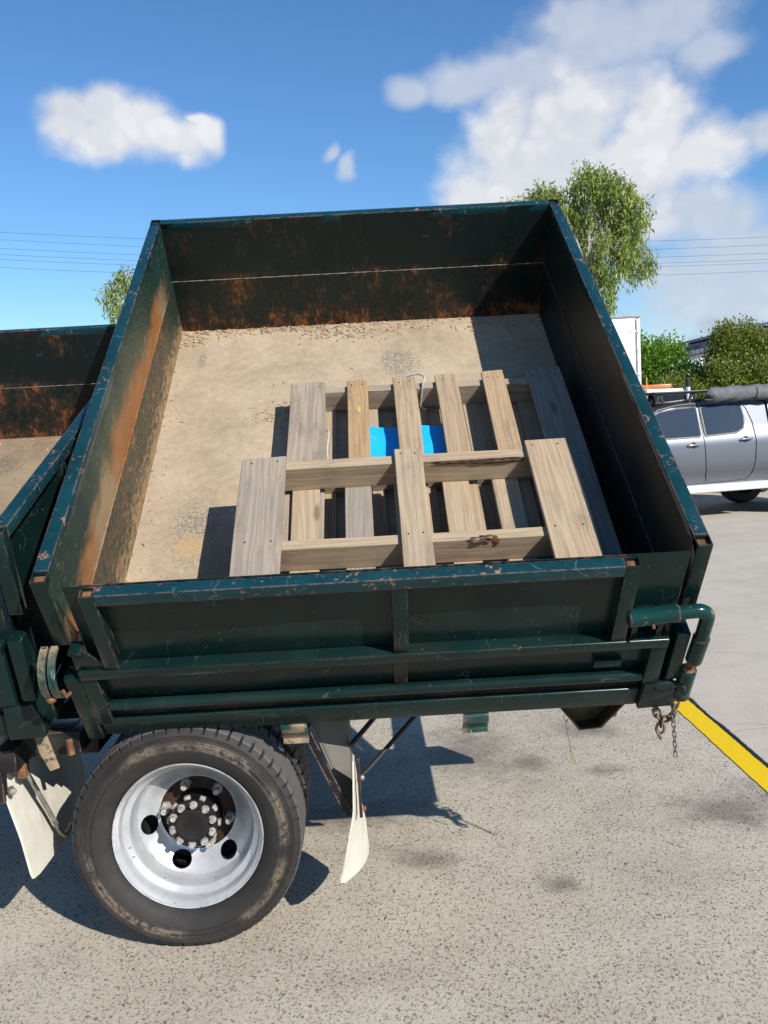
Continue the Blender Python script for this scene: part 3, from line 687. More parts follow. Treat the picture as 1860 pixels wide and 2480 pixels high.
# mudflap behind the wheel: near edge twists forward at the foot
def sheet(cols, th, name, material):
    """cols: list of columns (near to far), each a list of points from top to foot"""
    nc, nr = len(cols), len(cols[0]); v = []; f = []
    P = [[Vector(p) for p in c] for c in cols]
    N = [[None] * nr for _ in range(nc)]
    for i in range(nc):
        for j in range(nr):
            du = P[min(i + 1, nc - 1)][j] - P[max(i - 1, 0)][j]; dv = P[i][min(j + 1, nr - 1)] - P[i][max(j - 1, 0)]
            N[i][j] = du.cross(dv).normalized()
    for i in range(nc):
        for j in range(nr): v += [P[i][j] + N[i][j] * th / 2, P[i][j] - N[i][j] * th / 2]
    def I(i, j, s_): return (i * nr + j) * 2 + s_
    for i in range(nc - 1):
        for j in range(nr - 1):
            f.append([I(i, j, 0), I(i, j + 1, 0), I(i + 1, j + 1, 0), I(i + 1, j, 0)]); f.append([I(i, j, 1), I(i + 1, j, 1), I(i + 1, j + 1, 1), I(i, j + 1, 1)])
    for i in range(nc - 1):
        f.append([I(i, 0, 0), I(i + 1, 0, 0), I(i + 1, 0, 1), I(i, 0, 1)]); f.append([I(i, nr - 1, 0), I(i, nr - 1, 1), I(i + 1, nr - 1, 1), I(i + 1, nr - 1, 0)])
    for j in range(nr - 1):
        f.append([I(0, j, 0), I(0, j, 1), I(0, j + 1, 1), I(0, j + 1, 0)]); f.append([I(nc - 1, j, 0), I(nc - 1, j + 1, 0), I(nc - 1, j + 1, 1), I(nc - 1, j, 1)])
    mb = MB(); mb.raw(v, f); return tp(mb, name, material, angle=50)
def interp(keys, tt):
    keys = sorted(keys)
    for (a, p), (b_, q) in zip(keys, keys[1:]):
        if a <= tt <= b_ + 1e-9: s_ = (tt - a) / (b_ - a); return Vector(p).lerp(Vector(q), s_)
    return Vector(keys[-1][1])
near = [(0, (-.088, 2.81, .60)), (.45, (-.096, 2.80, .43)), (.75, (-.126, 2.79, .30)), (1, (-.152, 2.785, .196))]
far = [(0, (-.088, 2.87, .60)), (.45, (-.083, 3.02, .42)), (.75, (-.066, 3.10, .27)), (1, (-.060, 3.08, .165))]
cols = []
for i in range(13):
    s_ = i / 12; cc = []
    for j in range(22):
        tt = j / 21; p = interp(near, tt).lerp(interp(far, tt), s_); p.x += .022 * math.sin(math.pi * s_) * tt ** 2
        if tt > .93 and (s_ < .08 or s_ > .92): p.z += .012
        cc.append(p)
    cols.append(cc)
rear_flap = sheet(cols, .005, 'mudflap', M_flap); rear_flap['label'] = 'white mudflap twisted at the foot behind the wheel'
# guard plate, painted angle and struts that carry the flap
tp(MB().raw([(-.236, 2.97, .73), (-.105, 3.06, .73), (-.098, 3.06, .55), (-.102, 2.96, .375), (-.115, 2.95, .372), (-.236, 2.972, .70)], [[0, 1, 2, 3, 4, 5]]).raw([(-.233, 2.974, .73), (-.102, 3.064, .73), (-.095, 3.064, .55), (-.099, 2.964, .375), (-.112, 2.954, .372), (-.233, 2.976, .70)], [[5, 4, 3, 2, 1, 0]]), 'guard_plate', M_greypl, smooth=False)
mb = MB(); d0, d1 = Vector((-.236, 2.90, .68)), Vector((-.108, 2.87, .395)); dd = (d1 - d0)
Mx = Matrix.Translation((d0 + d1) / 2) @ dd.to_track_quat('Z', 'Y').to_matrix().to_4x4(); ln = dd.length
mb.box((-.014, -.014, -ln / 2), (.014, -.010, ln / 2), .001, M=Mx); mb.box((-.014, -.0095, -ln / 2), (-.010, .014, ln / 2), .001, M=Mx)
tp(mb, 'flap_angle', M_blackbar)
tp(MB().tube([(.12, 3.3, .72), (-.098, 3.0, .585)], .009, 8), 'flap_stay', M_black)
tp(MB().tube([(.20, 3.2, .68), (.13, 3.15, .62), (-.04, 3.0, .50), (-.100, 2.93, .475)], .008, 8), 'flap_stay', M_black)
tp(MB().box((-.078, 2.83, .40), (-.068, 2.86, .60), .002), 'flap_strip', M_dark)
tp(MB().hexnut((-.066, 2.845, .53), (1, 0, 0), .009, .010), 'bolt', M_steel); tp(MB().hexnut((-.066, 2.845, .425), (1, 0, 0), .009, .010), 'bolt', M_rust)
# front mudflap
cols = []
for i in range(15):
    s_ = i / 14; cc = []
    for j in range(22):
        tt = j / 21
        n_ = interp([(0, (-1.245, 2.765, .86)), (.45, (-1.205, 2.778, .60)), (.7, (-1.168, 2.79, .42)), (1, (-1.150, 2.80, .272))], tt)
        f_ = interp([(0, (-1.245, 3.45, .86)), (.45, (-1.205, 3.45, .60)), (.7, (-1.165, 3.45, .42)), (1, (-1.150, 3.45, .255))], tt)
        p = n_.lerp(f_, s_); p.x += .012 * math.sin(3 * s_ + 1) * tt
        if s_ < .02 and tt > .98: p.z += .006; p.y += .004
        cc.append(p)
    cols.append(cc)
ff = sheet(cols, .008, 'mudflap', M_flap); ff['label'] = 'white stained mudflap in front of the wheel with a steel stay'
tp(MB().tube([(-1.150, 2.855, .618), (-1.131, 2.930, .4765), (-1.112, 3.005, .335), (-1.105, 3.022, .318), (-1.100, 3.04, .325), (-1.098, 3.075, .335)], .0085, 10), 'flap_rod', M_steel)
tp(MB().box((-1.172, 2.835, .60), (-1.145, 2.875, .645), .003), 'flap_clamp', M_rust)
tp(MB().hexnut((-1.178, 2.79, .585), (.6, -.8, 0), .013, .028), 'bolt', M_steel)
tp(MB().prism([(-1.26, .64), (-1.15, .64), (-1.15, .715), (-1.26, .715)], 2.78, 3.4, 1, .006), 'flap_beam', M_dark)
tp(MB().box((-1.215, 2.765, .55), (-1.190, 2.80, .64), .003), 'flap_hanger', M_dark)
# side-bin locking tongue and pins between the two bins
tp(MB().prism([(-1.075, .80), (-1.035, .785), (-1.000, .665), (-1.03, .655), (-1.06, .72)], 2.74, 2.748, 1, .002), 'bin_tongue', M_lip)
tp(MB().cyl((-.985, 2.80, .735), (-.975, 2.79, .685), .011, 10, .002), 'bin_pin', M_rust)

# wheels: dual rear wheels on each side
RT = .3753
def wheel_parts(yo, flip, outer):
    """yo: y of the outer face, flip=+1 when the outer side looks towards -y"""
    w = empty('wheel', (0, 0, 0)); w.parent = truck; w.location = Vector((-.64, yo, RT)) + OFF
    if flip < 0: w.rotation_euler = (0, 0, math.pi)
    prof = [(.243, .030), (.248, .018), (.256, .006), (.264, -.004), (.28, -.014), (.295, -.020), (.302, -.0215), (.3055, -.0185), (.312, -.0195), (.318, -.0205), (.324, -.0180), (.3275, -.0195), (.331, -.0160), (.3345, -.0175), (.338, -.0135), (.3415, -.0148), (.3445, -.0105), (.348, -.0118), (.355, -.008), (.360, -.005), (.366, .0), (.3712, .006), (.3728, .016), (.3732, .045), (.3735, .066), (.366, .067), (.366, .074), (.3742, .075), (.3750, .092), (.3750, .096), (.367, .097), (.367, .103), (.375, .104), (.3753, .110)]
    prof = prof + [(r, .22 - yy) for r, yy in reversed(prof[:-1])]
    NP = len(prof)
    def mod(r, yy, k, i):
        edge = min(yy, .22 - yy)
        if r > .358 and edge < .066:
            ph = k % 8
            if ph == 0: return r - .009, yy
            if ph in (4,) and edge > .045: return r - .003, yy
        elif r > .372 and edge >= .066:
            if (k + int(edge * 300)) % 8 == 2: return r - .0035, yy
        return r, yy
    MB().lathe(prof, (0, 0), 448, mod).build('tyre', M_tyre, w, angle=28)
    rim = [(.2300, .056), (.2325, .035), (.2405, .022), (.2445, .014), (.2462, .015), (.2465, .021), (.2440, .030), (.2442, .19), (.236, .20), (.225, .205)]
    barrel = [(.2405, .0165), (.2370, .022), (.2315, .030), (.2275, .042), (.2260, .060), (.2225, .070), (.2085, .078), (.2040, .088), (.2030, .118), (.2000, .130), (.1950, .142)]
    MB().lathe([(.2462, .0165), (.2462, .0135), (.2445, .0115), (.2418, .0125)] + barrel, (0, 0), 128).build('rim', M_silver, w, angle=50)
    MB().lathe([(.2470, .0165), (.2475, .03), (.2475, .20), (.235, .205)], (0, 0), 64).build('rim_back', M_silver, w)
    if not outer: return w
    disc = [(.1955, .1415), (.190, .149), (.182, .157), (.170, .168), (.155, .182), (.142, .194), (.134, .198), (.130, .199), (.130, .205), (.134, .204), (.142, .200), (.155, .188), (.170, .174), (.182, .163), (.192, .152), (.1965, .1445), (.1955, .1415)]
    d = MB().lathe(disc, (0, 0), 160).build('wheel_disc', M_silver, w, angle=50)
    cut = MB()
    for k in (3, 4, 5):
        a = R(8 + 60 * k); c = Vector((.164 * math.cos(a), 0, .164 * math.sin(a))); rd = Vector((math.cos(a), 0, math.sin(a))); tg = Vector((-math.sin(a), 0, math.cos(a)))
        v = []; f = []
        for s_ in (.10, .26):
            for q in range(24):
                th = 2 * math.pi * q / 24; p = c + rd * (.025 * math.cos(th)) + tg * (.034 * math.sin(th)); v.append((p.x, s_, p.z))
        f = [list(range(24)), list(range(47, 23, -1))] + [[q, q + 24, (q + 1) % 24 + 24, (q + 1) % 24] for q in range(24)]
        cut.raw(v, f)
    bmc = bmesh.new(); me = bpy.data.meshes.new('c'); me.from_pydata(cut.v, [], cut.f); bmc.from_mesh(me); bmesh.ops.recalc_face_normals(bmc, faces=bmc.faces[:]); bmc.to_mesh(me); bmc.free()
    co = bpy.data.objects.new('hole_cutter', me); COL.objects.link(co)
    for ob_ in (d,):
        bm_ = bmesh.new(); bm_.from_mesh(ob_.data); bmesh.ops.recalc_face_normals(bm_, faces=bm_.faces[:]); bm_.to_mesh(ob_.data); bm_.free()
    d.location = (0, 0, 0); md = d.modifiers.new('b', 'BOOLEAN'); md.operation = 'DIFFERENCE'; md.object = co; md.solver = 'EXACT'
    dp = d.parent; d.parent = None
    dg = bpy.context.evaluated_depsgraph_get(); ne = bpy.data.meshes.new_from_object(d.evaluated_get(dg)); d.modifiers.clear(); d.data = ne; d.parent = dp
    ne.polygons.foreach_set('use_smooth', [True] * len(ne.polygons)); ne.set_sharp_from_angle(angle=R(40))
    bpy.data.objects.remove(co)
    MB().lathe([(.131, .214), (.128, .212), (.06, .212), (.001, .212)], (0, 0), 64).build('brake_flange', M_rustd, w)
    MB().lathe([(.196, .2095), (.196, .26), (.150, .29), (.001, .29)], (0, 0), 48).build('brake_drum', M_black, w)
    MB().lathe([(.084, .2118), (.083, .205), (.080, .200), (.078, .15), (.080, .122), (.082, .118), (.082, .108), (.080, .105), (.056, .104)], (0, 0), 64).build('hub', M_hubk, w)
    MB().lathe([(.0575, .106), (.0575, .096), (.055, .092), (.046, .090), (.044, .0905), (.042, .0915), (.0001, .0915)], (0, 0), 48).build('hub_cap', M_hubk, w)
    for k in range(10):
        a = R(36 * k + 12); c = (.0685 * math.cos(a), .1045, .0685 * math.sin(a))
        q = MB(); q.tube([c, (c[0], c[1] - .004, c[2])], .0132, 14); q.hexnut((c[0], c[1] - .004, c[2]), (0, -1, 0), .0108, .015); q.build('hub_bolt', M_nut, w)
    for k in range(10):
        a = R(36 * k + 30); q = MB(); q.box((.074, .119, -.010), (.090, .140, .010), .003, M=Matrix.Rotation(-a, 4, 'Y')); q.build('hub_lug', M_nut, w)
    for k in range(6):
        a = R(60 * k + 48); c = (.111 * math.cos(a), .2118, .111 * math.sin(a))
        q = MB(); q.hexnut(c, (0, -1, 0), .0195, .026); q.cyl((c[0], c[1] - .024, c[2]), (c[0], c[1] - .055, c[2]), .0105, 12, .002); q.build('wheel_nut', M_nut, w)
    return w
M_rustd = simple('rusty_flange', (.045, .020, .012), .75, .2, .6, 18, .4, 90)
M_hubk = simple('greasy_black_hub', (.012, .011, .011), .32, .1, .4, 25, .2, 60)
M_nut = simple('dusty_zinc_nut', (.40, .375, .33), .55, .35, .4, 50, .4, 160)
wheel_parts(2.813, 1, True); wheel_parts(3.085, 1, False)
w3 = wheel_parts(4.985, -1, False); w4 = wheel_parts(4.712, -1, False)

# ------------------------------------------------------------------ pallets
def board(name, parent, u0, u1, v0, v1, w0, w1, tone, amber=0, along='v', warp=.003, taper=0):
    """sawn board; local y is its length"""
    if along == 'v': ln, wd, c, rz = v1 - v0, u1 - u0, ((u0 + u1) / 2, (v0 + v1) / 2), 0
    else: ln, wd, c, rz = u1 - u0, v1 - v0, ((u0 + u1) / 2, (v0 + v1) / 2), -math.pi / 2
    th = w1 - w0; n = 16; v = []; f = []
    ch = .0022; ph = [random.uniform(0, 6) for _ in range(5)]
    prof = [(-wd / 2 + ch, th / 2), (wd / 2 - ch, th / 2), (wd / 2, th / 2 - ch), (wd / 2, -th / 2 + ch), (wd / 2 - ch, -th / 2), (-wd / 2 + ch, -th / 2), (-wd / 2, -th / 2 + ch), (-wd / 2, th / 2 - ch)]
    for i in range(n + 1):
        s_ = i / n - .5; yy = s_ * ln
        bx = warp * .8 * math.sin(s_ * 3 + ph[0]); wx_ = 1 + .015 * math.sin(s_ * 7 + ph[1]) + taper * s_
        for (a, b_) in prof:
            v.append((a * wx_ + bx, yy + (random.uniform(-.0015, .0015) if i in (0, n) else 0) + .004 * (a / wd) * (math.sin(ph[2]) if i == 0 else math.sin(ph[3]) if i == n else 0), b_ + random.uniform(-.0004, .0004)))
    for i in range(n):
        for k in range(8): f.append([i * 8 + k, i * 8 + (k + 1) % 8, (i + 1) * 8 + (k + 1) % 8, (i + 1) * 8 + k])
    f += [[7, 6, 5, 4, 3, 2, 1, 0], [n * 8 + k for k in range(8)]]
    mb = MB(); mb.raw(v, f); o = mb.build(name, M_wood, parent, angle=25)
    o.location = (c[0], c[1], (w0 + w1) / 2); o.rotation_euler = (0, 0, rz); o['tone'] = float(tone); o['amber'] = float(amber); return o
def at_bin(o): o.matrix_world = BM1
M_nail = simple('nail_head', (.03, .025, .022), .6, .5, .3, 50)
def nails(parent, spots):
    mb = MB()
    for u, v_, w_ in spots:
        u += random.uniform(-.004, .004); v_ += random.uniform(-.004, .004); mb.cyl((u, v_, w_ - .002), (u, v_, w_ + .0012), .0032, 8)
    tag(mb.build('nails', M_nail, parent), kind='stuff')
p1 = empty('pallet'); at_bin(p1)
tag(p1, 'six-board timber pallet lying flat on the bin floor under the other pallet', 'pallet', 'pallets in the tipped bin')
tops = [(.621, .770, .55, 0), (.862, .950, .10, .75), (1.060, 1.155, .25, .25), (1.244, 1.338, .30, .30), (1.442, 1.536, .05, .35), (1.636, 1.785, .9, 0)]
for i, (a, b_, tn, am) in enumerate(tops):
    fv = (1.528, 1.528, 1.534, 1.538, 1.546, 1.550)[i]
    board('deck_board', p1, a, b_, .375 + random.uniform(-.005, .005), fv, .121 + random.uniform(0, .0008), .141 + random.uniform(-.001, .0012), tn, am)
for v0, v1 in ((1.474, 1.514), (.93, .97), (.40, .44)):
    board('stringer', p1, .628, 1.780, v0, v1, .0225, .1205, .55, 0, 'u')
for a, b_ in ((.632, .810), (.895, .997), (1.070, 1.195), (1.36, 1.472), (1.60, 1.77)):
    board('base_board', p1, a, b_, .40, 1.512, .002, .022, .35, .1)
nails(p1, [(a + d, 1.494 + random.uniform(-.006, .006), .1415) for a, b_, _, _ in tops for d in (.025, b_ - a - .025)] + [(a + d, .95, .1415) for a, b_, _, _ in tops for d in (.025, b_ - a - .025)])
p2 = empty('pallet'); at_bin(p2)
tag(p2, 'pale timber pallet upside down on top, three boards up against the drop side', 'pallet', 'pallets in the tipped bin')
for a, b_, fv, tn, am in ((.484, .644, .842, .62, 0), (1.036, 1.136, .849, .18, .0), (1.511, 1.668, .861, .08, 0)):
    board('base_board', p2, a, b_, .03, fv, .268, .288, tn, am)
for v0, v1, tn in ((.793, .838, -.1), (.382, .424, -.1), (.045, .088, .2)):
    board('stringer', p2, .492, 1.664, v0, v1, .1645, .2675, tn, .02, 'u')
for a, b_, tn in ((.496, .60, .4), (.656, .757, -.1), (.848, .946, 1.1), (1.03, 1.13, .3), (1.205, 1.303, -.05), (1.392, 1.489, .2), (1.56, 1.66, .3)):
    board('deck_board', p2, a, b_, .04, .840, .1435, .1640, tn, .0)
nails(p2, [(a, fv - .028, .2885) for a, fv in ((.52, .842), (.61, .842), (1.06, .849), (1.11, .849), (1.54, .861), (1.63, .861))] + [(a, .40, .2885) for a in (.52, .61, 1.06, 1.11, 1.54, 1.63)])
# bark and a torn knot on the upper pallet's stringers
def lump(name, parent, c, r, material, seed, amp=.35):
    rn = random.Random(seed); bm = bmesh.new(); bmesh.ops.create_icosphere(bm, subdivisions=4, radius=1)
    k = [Vector((rn.uniform(-1, 1), rn.uniform(-1, 1), rn.uniform(-1, 1))) * rn.uniform(2, 9) for _ in range(9)]; ph = [rn.uniform(0, 6) for _ in range(9)]
    for v in bm.verts:
        d = 1 + amp * sum(math.sin(v.co.dot(kk) + p_) for kk, p_ in zip(k, ph)) / 4
        v.co = Vector((v.co.x * r[0] * d, v.co.y * r[1] * d, v.co.z * r[2] * d)) + Vector(c)
    mb = MB(); bm.verts.index_update(); mb.raw([v.co for v in bm.verts], [[v.index for v in f.verts] for f in bm.faces]); bm.free(); return mb.build(name, material, parent)
M_bark = simple('pine_bark', (.085, .050, .032), .9, 0, .6, 45, .9, 130)
lump('bark_strip', p2, (1.40, .794, .256), (.085, .004, .010), M_bark, 3, .5)
lump('bark_strip', p2, (1.27, .794, .258), (.09, .0028, .008), M_bark, 4, .5)
lump('torn_knot', p2, (1.300, .386, .262), (.034, .010, .010), M_bark, 5, .5); lump('torn_knot', p2, (1.345, .383, .252), (.018, .006, .018), M_rust, 6, .4)
lump('crayon_mark', p1, (.908, 1.32, .1411), (.008, .022, .0009), simple('faded_yellow_crayon', (.42, .34, .10), .8, 0, .2, 60), 11, .8)
# blue sheet under the lower pallet's boards
def blue_mat():
    m_, t, b = mat('blue_plastic_sheet'); v = objco(t); n = t.noise(v, 14, 6, .65)
    c = t.mix(n, (.008, .36, .88), (.012, .42, .95)); dm_ = t.step(t.noise(v, 10, 7, .72), .60, .66)
    c = t.mix(t.math('MULTIPLY', dm_, .6), c, (.38, .33, .27)); t.put(b.inputs['Base Color'], c); b.inputs['Roughness'].default_value = .45; return m_
mb = MB(); v = []; f = []
for i in range(25):
    for j in range(13):
        u = .935 + .345 * i / 24; vv = 1.06 + .245 * j / 12
        zz = .062 + .006 * math.sin(u * 23) + .004 * math.sin(vv * 31 + u * 8)
        v += [(u, vv - .035 * (i / 24), zz), (u, vv - .035 * (i / 24), zz - .003)]
for i in range(24):
    for j in range(12):
        q = lambda a, b_, s_: (a * 13 + b_) * 2 + s_
        f.append([q(i, j, 0), q(i + 1, j, 0), q(i + 1, j + 1, 0), q(i, j + 1, 0)]); f.append([q(i, j, 1), q(i, j + 1, 1), q(i + 1, j + 1, 1), q(i + 1, j, 1)])
mb.raw(v, f); bl = mb.build('plastic_sheet', blue_mat()); at_bin(bl)
tag(bl, 'bright blue plastic sheet seen between the lower pallet boards', 'plastic sheet')
def curve_pts(keys, n=40):
    keys = [Vector(k) for k in keys]; out = []
    for i in range(len(keys) - 1):
        p0, p1_, p2_, p3 = keys[max(i - 1, 0)], keys[i], keys[i + 1], keys[min(i + 2, len(keys) - 1)]
        for j in range(n // (len(keys) - 1) + 1):
            s_ = j / (n // (len(keys) - 1) + 1)
            out.append(.5 * ((2 * p1_) + (p2_ - p0) * s_ + (2 * p0 - 5 * p1_ + 4 * p2_ - p3) * s_ ** 2 + (3 * p1_ - p0 - 3 * p2_ + p3) * s_ ** 3))
    out.append(keys[-1]); return out
rp = MB(); rp.tube(curve_pts([(1.10, 1.555, .125), (1.14, 1.552, .137), (1.175, 1.545, .145), (1.197, 1.515, .147), (1.188, 1.478, .135), (1.180, 1.466, .085), (1.178, 1.464, .03), (1.20, 1.44, .03)], 60), .0048, 8)
o = rp.build('rope', M_ropes); at_bin(o); tag(o, 'short pale rope looped over the far end of the lower pallet', 'rope')
rp = MB(); rp.tube(curve_pts([(.775, 1.22, .118), (.785, 1.19, .125), (.782, 1.15, .12), (.776, 1.10, .10), (.778, 1.06, .06)], 40), .0045, 8)
o = rp.build('rope', M_ropes); at_bin(o); tag(o, 'pale rope end beside the widest left board of the lower pallet', 'rope')

# soil crumbs, twigs and chips left on the bin floors
M_soil = simple('dry_soil_crumbs', (.36, .255, .155), .95, 0, .4, 40, .5, 120); M_twig = simple('dry_twigs', (.40, .29, .17), .9, 0, .5, 30)
def crumbs(M, seed, zones, name, label):
    rn = random.Random(seed); a = MB(); b_ = MB()
    ico = bmesh.new(); bmesh.ops.create_icosphere(ico, subdivisions=1, radius=1); iv = [v.co.copy() for v in ico.verts]; fi = [[v.index for v in f.verts] for f in ico.faces]; ico.free()
    for (u, v_, su, sv, n, big) in zones:
        for _ in range(n):
            x_, y_ = rn.gauss(u, su), rn.gauss(v_, sv)
            x_ = min(max(x_, T + .008), L - T - .008); y_ = min(max(y_, .03), WD - .010)
            r_ = big * rn.uniform(.25, 1) ** 2
            sc = Vector((r_ * rn.uniform(.7, 1.5), r_ * rn.uniform(.7, 1.5), r_ * rn.uniform(.4, .8)))
            Mx = Matrix.Translation((x_, y_, r_ * .3)) @ Matrix.Rotation(rn.uniform(0, 6), 4, 'Z')
            if rn.random() < .82: a.raw([Vector([c * s_ * rn.uniform(.75, 1.2) for c, s_ in zip(p, sc)]) for p in iv], fi, Mx)
            else:
                l_ = rn.uniform(.006, .022) if sv < .2 else rn.uniform(.003, .010); b_.tube([(-l_, 0, .002), (0, rn.uniform(-.004, .004), .004), (l_, 0, .003)], rn.uniform(.0009, .0024), 5, M=Mx)
    for mb_, nm, mt in ((a, 'soil_crumbs', M_soil), (b_, 'dry_twigs', M_twig)):
        o_ = mb_.build(nm, mt, smooth=False); o_.matrix_world = M; tag(o_, label[nm], 'soil' if nm == 'soil_crumbs' else 'twigs', kind='stuff')
crumbs(BM1, 3, [(.10, 2.20, .05, .05, 140, .011), (.28, 2.215, .12, .03, 220, .008), (.6, 2.225, .25, .018, 220, .007), (.92, 2.17, .15, .045, 320, .008), (1.2, 2.2, .15, .03, 160, .007), (1.6, 2.19, .15, .04, 140, .008), (.60, 1.50, .05, .05, 130, .010), (.50, 1.50, .05, .03, 40, .006), (1.30, 1.2, .06, .12, 90, .016), (.3, 1.3, .2, .6, 60, .003), (1.0, 1.9, .5, .25, 90, .003), (.09, 1.0, .02, .6, 80, .006)], 'crumbs',
       {'soil_crumbs': 'loose dry soil along the walls of the bin with the pallets', 'dry_twigs': 'dry twigs and chips scattered on the bin floor with the pallets'})
crumbs(BM2, 9, [(1.55, 2.16, .3, .05, 160, .010), (1.3, 2.0, .4, .2, 160, .005), (1.5, 1.6, .3, .4, 120, .004)], 'crumbs',
       {'soil_crumbs': 'loose dry soil in the second bin at the left edge', 'dry_twigs': 'dry twigs in the second bin at the left edge'})

# ------------------------------------------------------------------ chains and wire at the rear corner
def link_mesh(ln, wd, r, name):
    pts = []
    for k in range(16):
        a = 2 * math.pi * k / 16; x_ = (wd / 2) * math.cos(a); z_ = (wd / 2) * math.sin(a) + (ln / 2 - wd / 2) * (1 if math.sin(a) >= 0 else -1); pts.append((x_, 0, z_))
    mb = MB(); mb.tube(pts, r, 8, closed=True)
    me = bpy.data.meshes.new(name); me.from_pydata([tuple(p) for p in mb.v], [], mb.f); me.polygons.foreach_set('use_smooth', [True] * len(me.polygons)); return me
def chain(keys, ln, wd, r, material, label, pitch):
    root = empty('chain', keys[0]); tag(root, label, 'chain')
    me = link_mesh(ln, wd, r, 'link'); me.materials.append(material)
    pts = curve_pts(keys, 400); acc = 0; last = pts[0]; k = 0; nxt = 0
    for i in range(1, len(pts)):
        acc += (pts[i] - pts[i - 1]).length
        if acc >= nxt:
            d = (pts[min(i + 2, len(pts) - 1)] - pts[max(i - 3, 0)]).normalized()
            o = bpy.data.objects.new('link', me); COL.objects.link(o); o.parent = root
            q = d.to_track_quat('Z', 'Y').to_matrix().to_4x4() @ Matrix.Rotation(R(35 + 90 * (k % 2) + random.uniform(-15, 15)), 4, 'Z')
            o.matrix_local = Matrix.Translation(pts[i] - Vector(keys[0])) @ q; nxt += pitch; k += 1
Y = 2.825
chain([(.895, Y, .765), (.900, Y, .720), (.905, Y, .695), (.918, Y + .004, .668), (.945, Y + .004, .674), (.960, Y, .690), (.966, Y, .72), (.978, Y, .768)], .034, .022, .0042, M_chain, 'rusty heavy chain looped under the rear corner of the bin', .0235)
chain([(.918, Y - .012, .668), (.910, Y - .014, .645), (.905, Y - .012, .630), (.914, Y - .010, .620)], .034, .024, .0045, M_chain, 'short rusty chain tail with end links below the heavy loop', .021)
chain([(.953, Y - .02, .775), (.950, Y - .02, .742), (.950, Y - .02, .702), (.952, Y - .02, .662), (.954, Y - .02, .622), (.956, Y - .02, .56)], .022, .011, .0017, M_chain2, 'thin grey chain hanging straight beside the rusty one', .0165)
mb = MB(); mb.tube(curve_pts([(0.6476, 3.041, 0.6316), (0.6512, 3.041, 0.6092), (0.6593, 3.041, 0.6065), (0.6593, 3.041, 0.6154), (0.6539, 3.041, 0.6029), (0.6593, 3.041, 0.5580), (0.6647, 3.041, 0.5222), (0.6683, 3.041, 0.4872), (0.6736, 3.041, 0.4603), (0.6826, 3.041, 0.4486), (0.6817, 3.041, 0.4647), (0.6710, 3.041, 0.4988)], 70), .0013, 6)
tag(mb.build('wire', simple('brass_wire', (.30, .24, .10), .45, .6, .2, 20)), 'thin bent wire hanging from the tow bracket', 'wire')

# ------------------------------------------------------------------ background: silver ute
M_car = None
def car_mat():
    m_, t, b = mat('silver_blue_car_paint'); v = objco(t); n = t.noise(v, 3, 4)
    t.put(b.inputs['Base Color'], t.mix(n, (.105, .11, .128), (.125, .13, .148))); b.inputs['Metallic'].default_value = .5; b.inputs['Roughness'].default_value = .38
    b.inputs['Coat Weight'].default_value = .6; b.inputs['Coat Roughness'].default_value = .08; return m_
M_car = car_mat()
def glass_mat(name, c=(.02, .025, .03)):
    m_, t, b = mat(name); v = objco(t)
    t.put(b.inputs['Base Color'], t.mix(t.noise(v, 2, 3), c, tuple(q * 1.6 for q in c))); b.inputs['Roughness'].default_value = .04; b.inputs['IOR'].default_value = 1.6
    b.inputs['Coat Weight'].default_value = 1; return m_
M_glass = glass_mat('tinted_glass'); M_trim = simple('black_trim', (.015, .015, .017), .45, 0, .2, 10)
M_alu = simple('white_step', (.66, .66, .65), .4, .1, .08, 6); M_bag = simple('grey_awning_canvas', (.12, .12, .125), .8, 0, .2, 12, .5, 30)
M_chrome = simple('satin_handle', (.42, .44, .48), .25, .7, .1, 10)
ute = empty('ute', (4.88, 12.84, 0), (0, 0, R(10)))
tag(ute, 'silver dual-cab ute with roof rack and white side step', 'ute')
def lowsec(x):
    k = max(0, (abs(x) - 2.1) / .5)
    return .06 * k * k
def ysurf(x, z):
    """near-side body surface depth at height z"""
    pts = [(.42, .10), (.50, .03), (.63, .028), (.70, .004), (.95, .0), (1.10, .012), (1.20, .04), (1.25, .062), (1.62, .165), (1.70, .24)]
    for (z0, y0), (z1, y1) in zip(pts, pts[1:]):
        if z0 <= z <= z1: return y0 + (y1 - y0) * (z - z0) / (z1 - z0) + lowsec(x)
    return (pts[0][1] if z < .42 else pts[-1][1]) + lowsec(x)
def ztop(x):
    key = [(-2.62, .95), (-2.5, 1.02), (-1.55, 1.13), (-.72, 1.60), (-.35, 1.69), (.4, 1.74), (.95, 1.72), (1.09, 1.67)]
    for (a, za), (b_, zb) in zip(key, key[1:]):
        if a <= x <= b_: return za + (zb - za) * (x - a) / (b_ - a)
    return key[-1][1]
def loft(xs, zt, name, material, low=.42):
    v = []; f = []; n = 0
    for x_ in xs:
        tz = zt(x_); sec = []
        zs = [low, .50, .56, .63, .665, .70, .82, .95, 1.05, 1.10, 1.15, 1.20, 1.25, 1.35, 1.45, 1.55, 1.62, 1.66, 1.70]
        for z_ in zs:
            z_ = min(z_, tz - .03); sec.append((ysurf(x_, z_), z_))
        sec += [(sec[-1][0] + .10, tz - .006), (.55, tz), (.9, tz + .008)]
        full = sec + [(1.8 - a, b_) for a, b_ in reversed(sec[:-1])]; n = len(full)
        v += [(x_, a, b_) for a, b_ in full]
    for i in range(len(xs) - 1):
        for k in range(n - 1): f.append([i * n + k, i * n + k + 1, (i + 1) * n + k + 1, (i + 1) * n + k])
    f.append(list(range(n - 1, -1, -1))); f.append([(len(xs) - 1) * n + k for k in range(n)])
    return MB().raw(v, f).build(name, material, ute, angle=25)
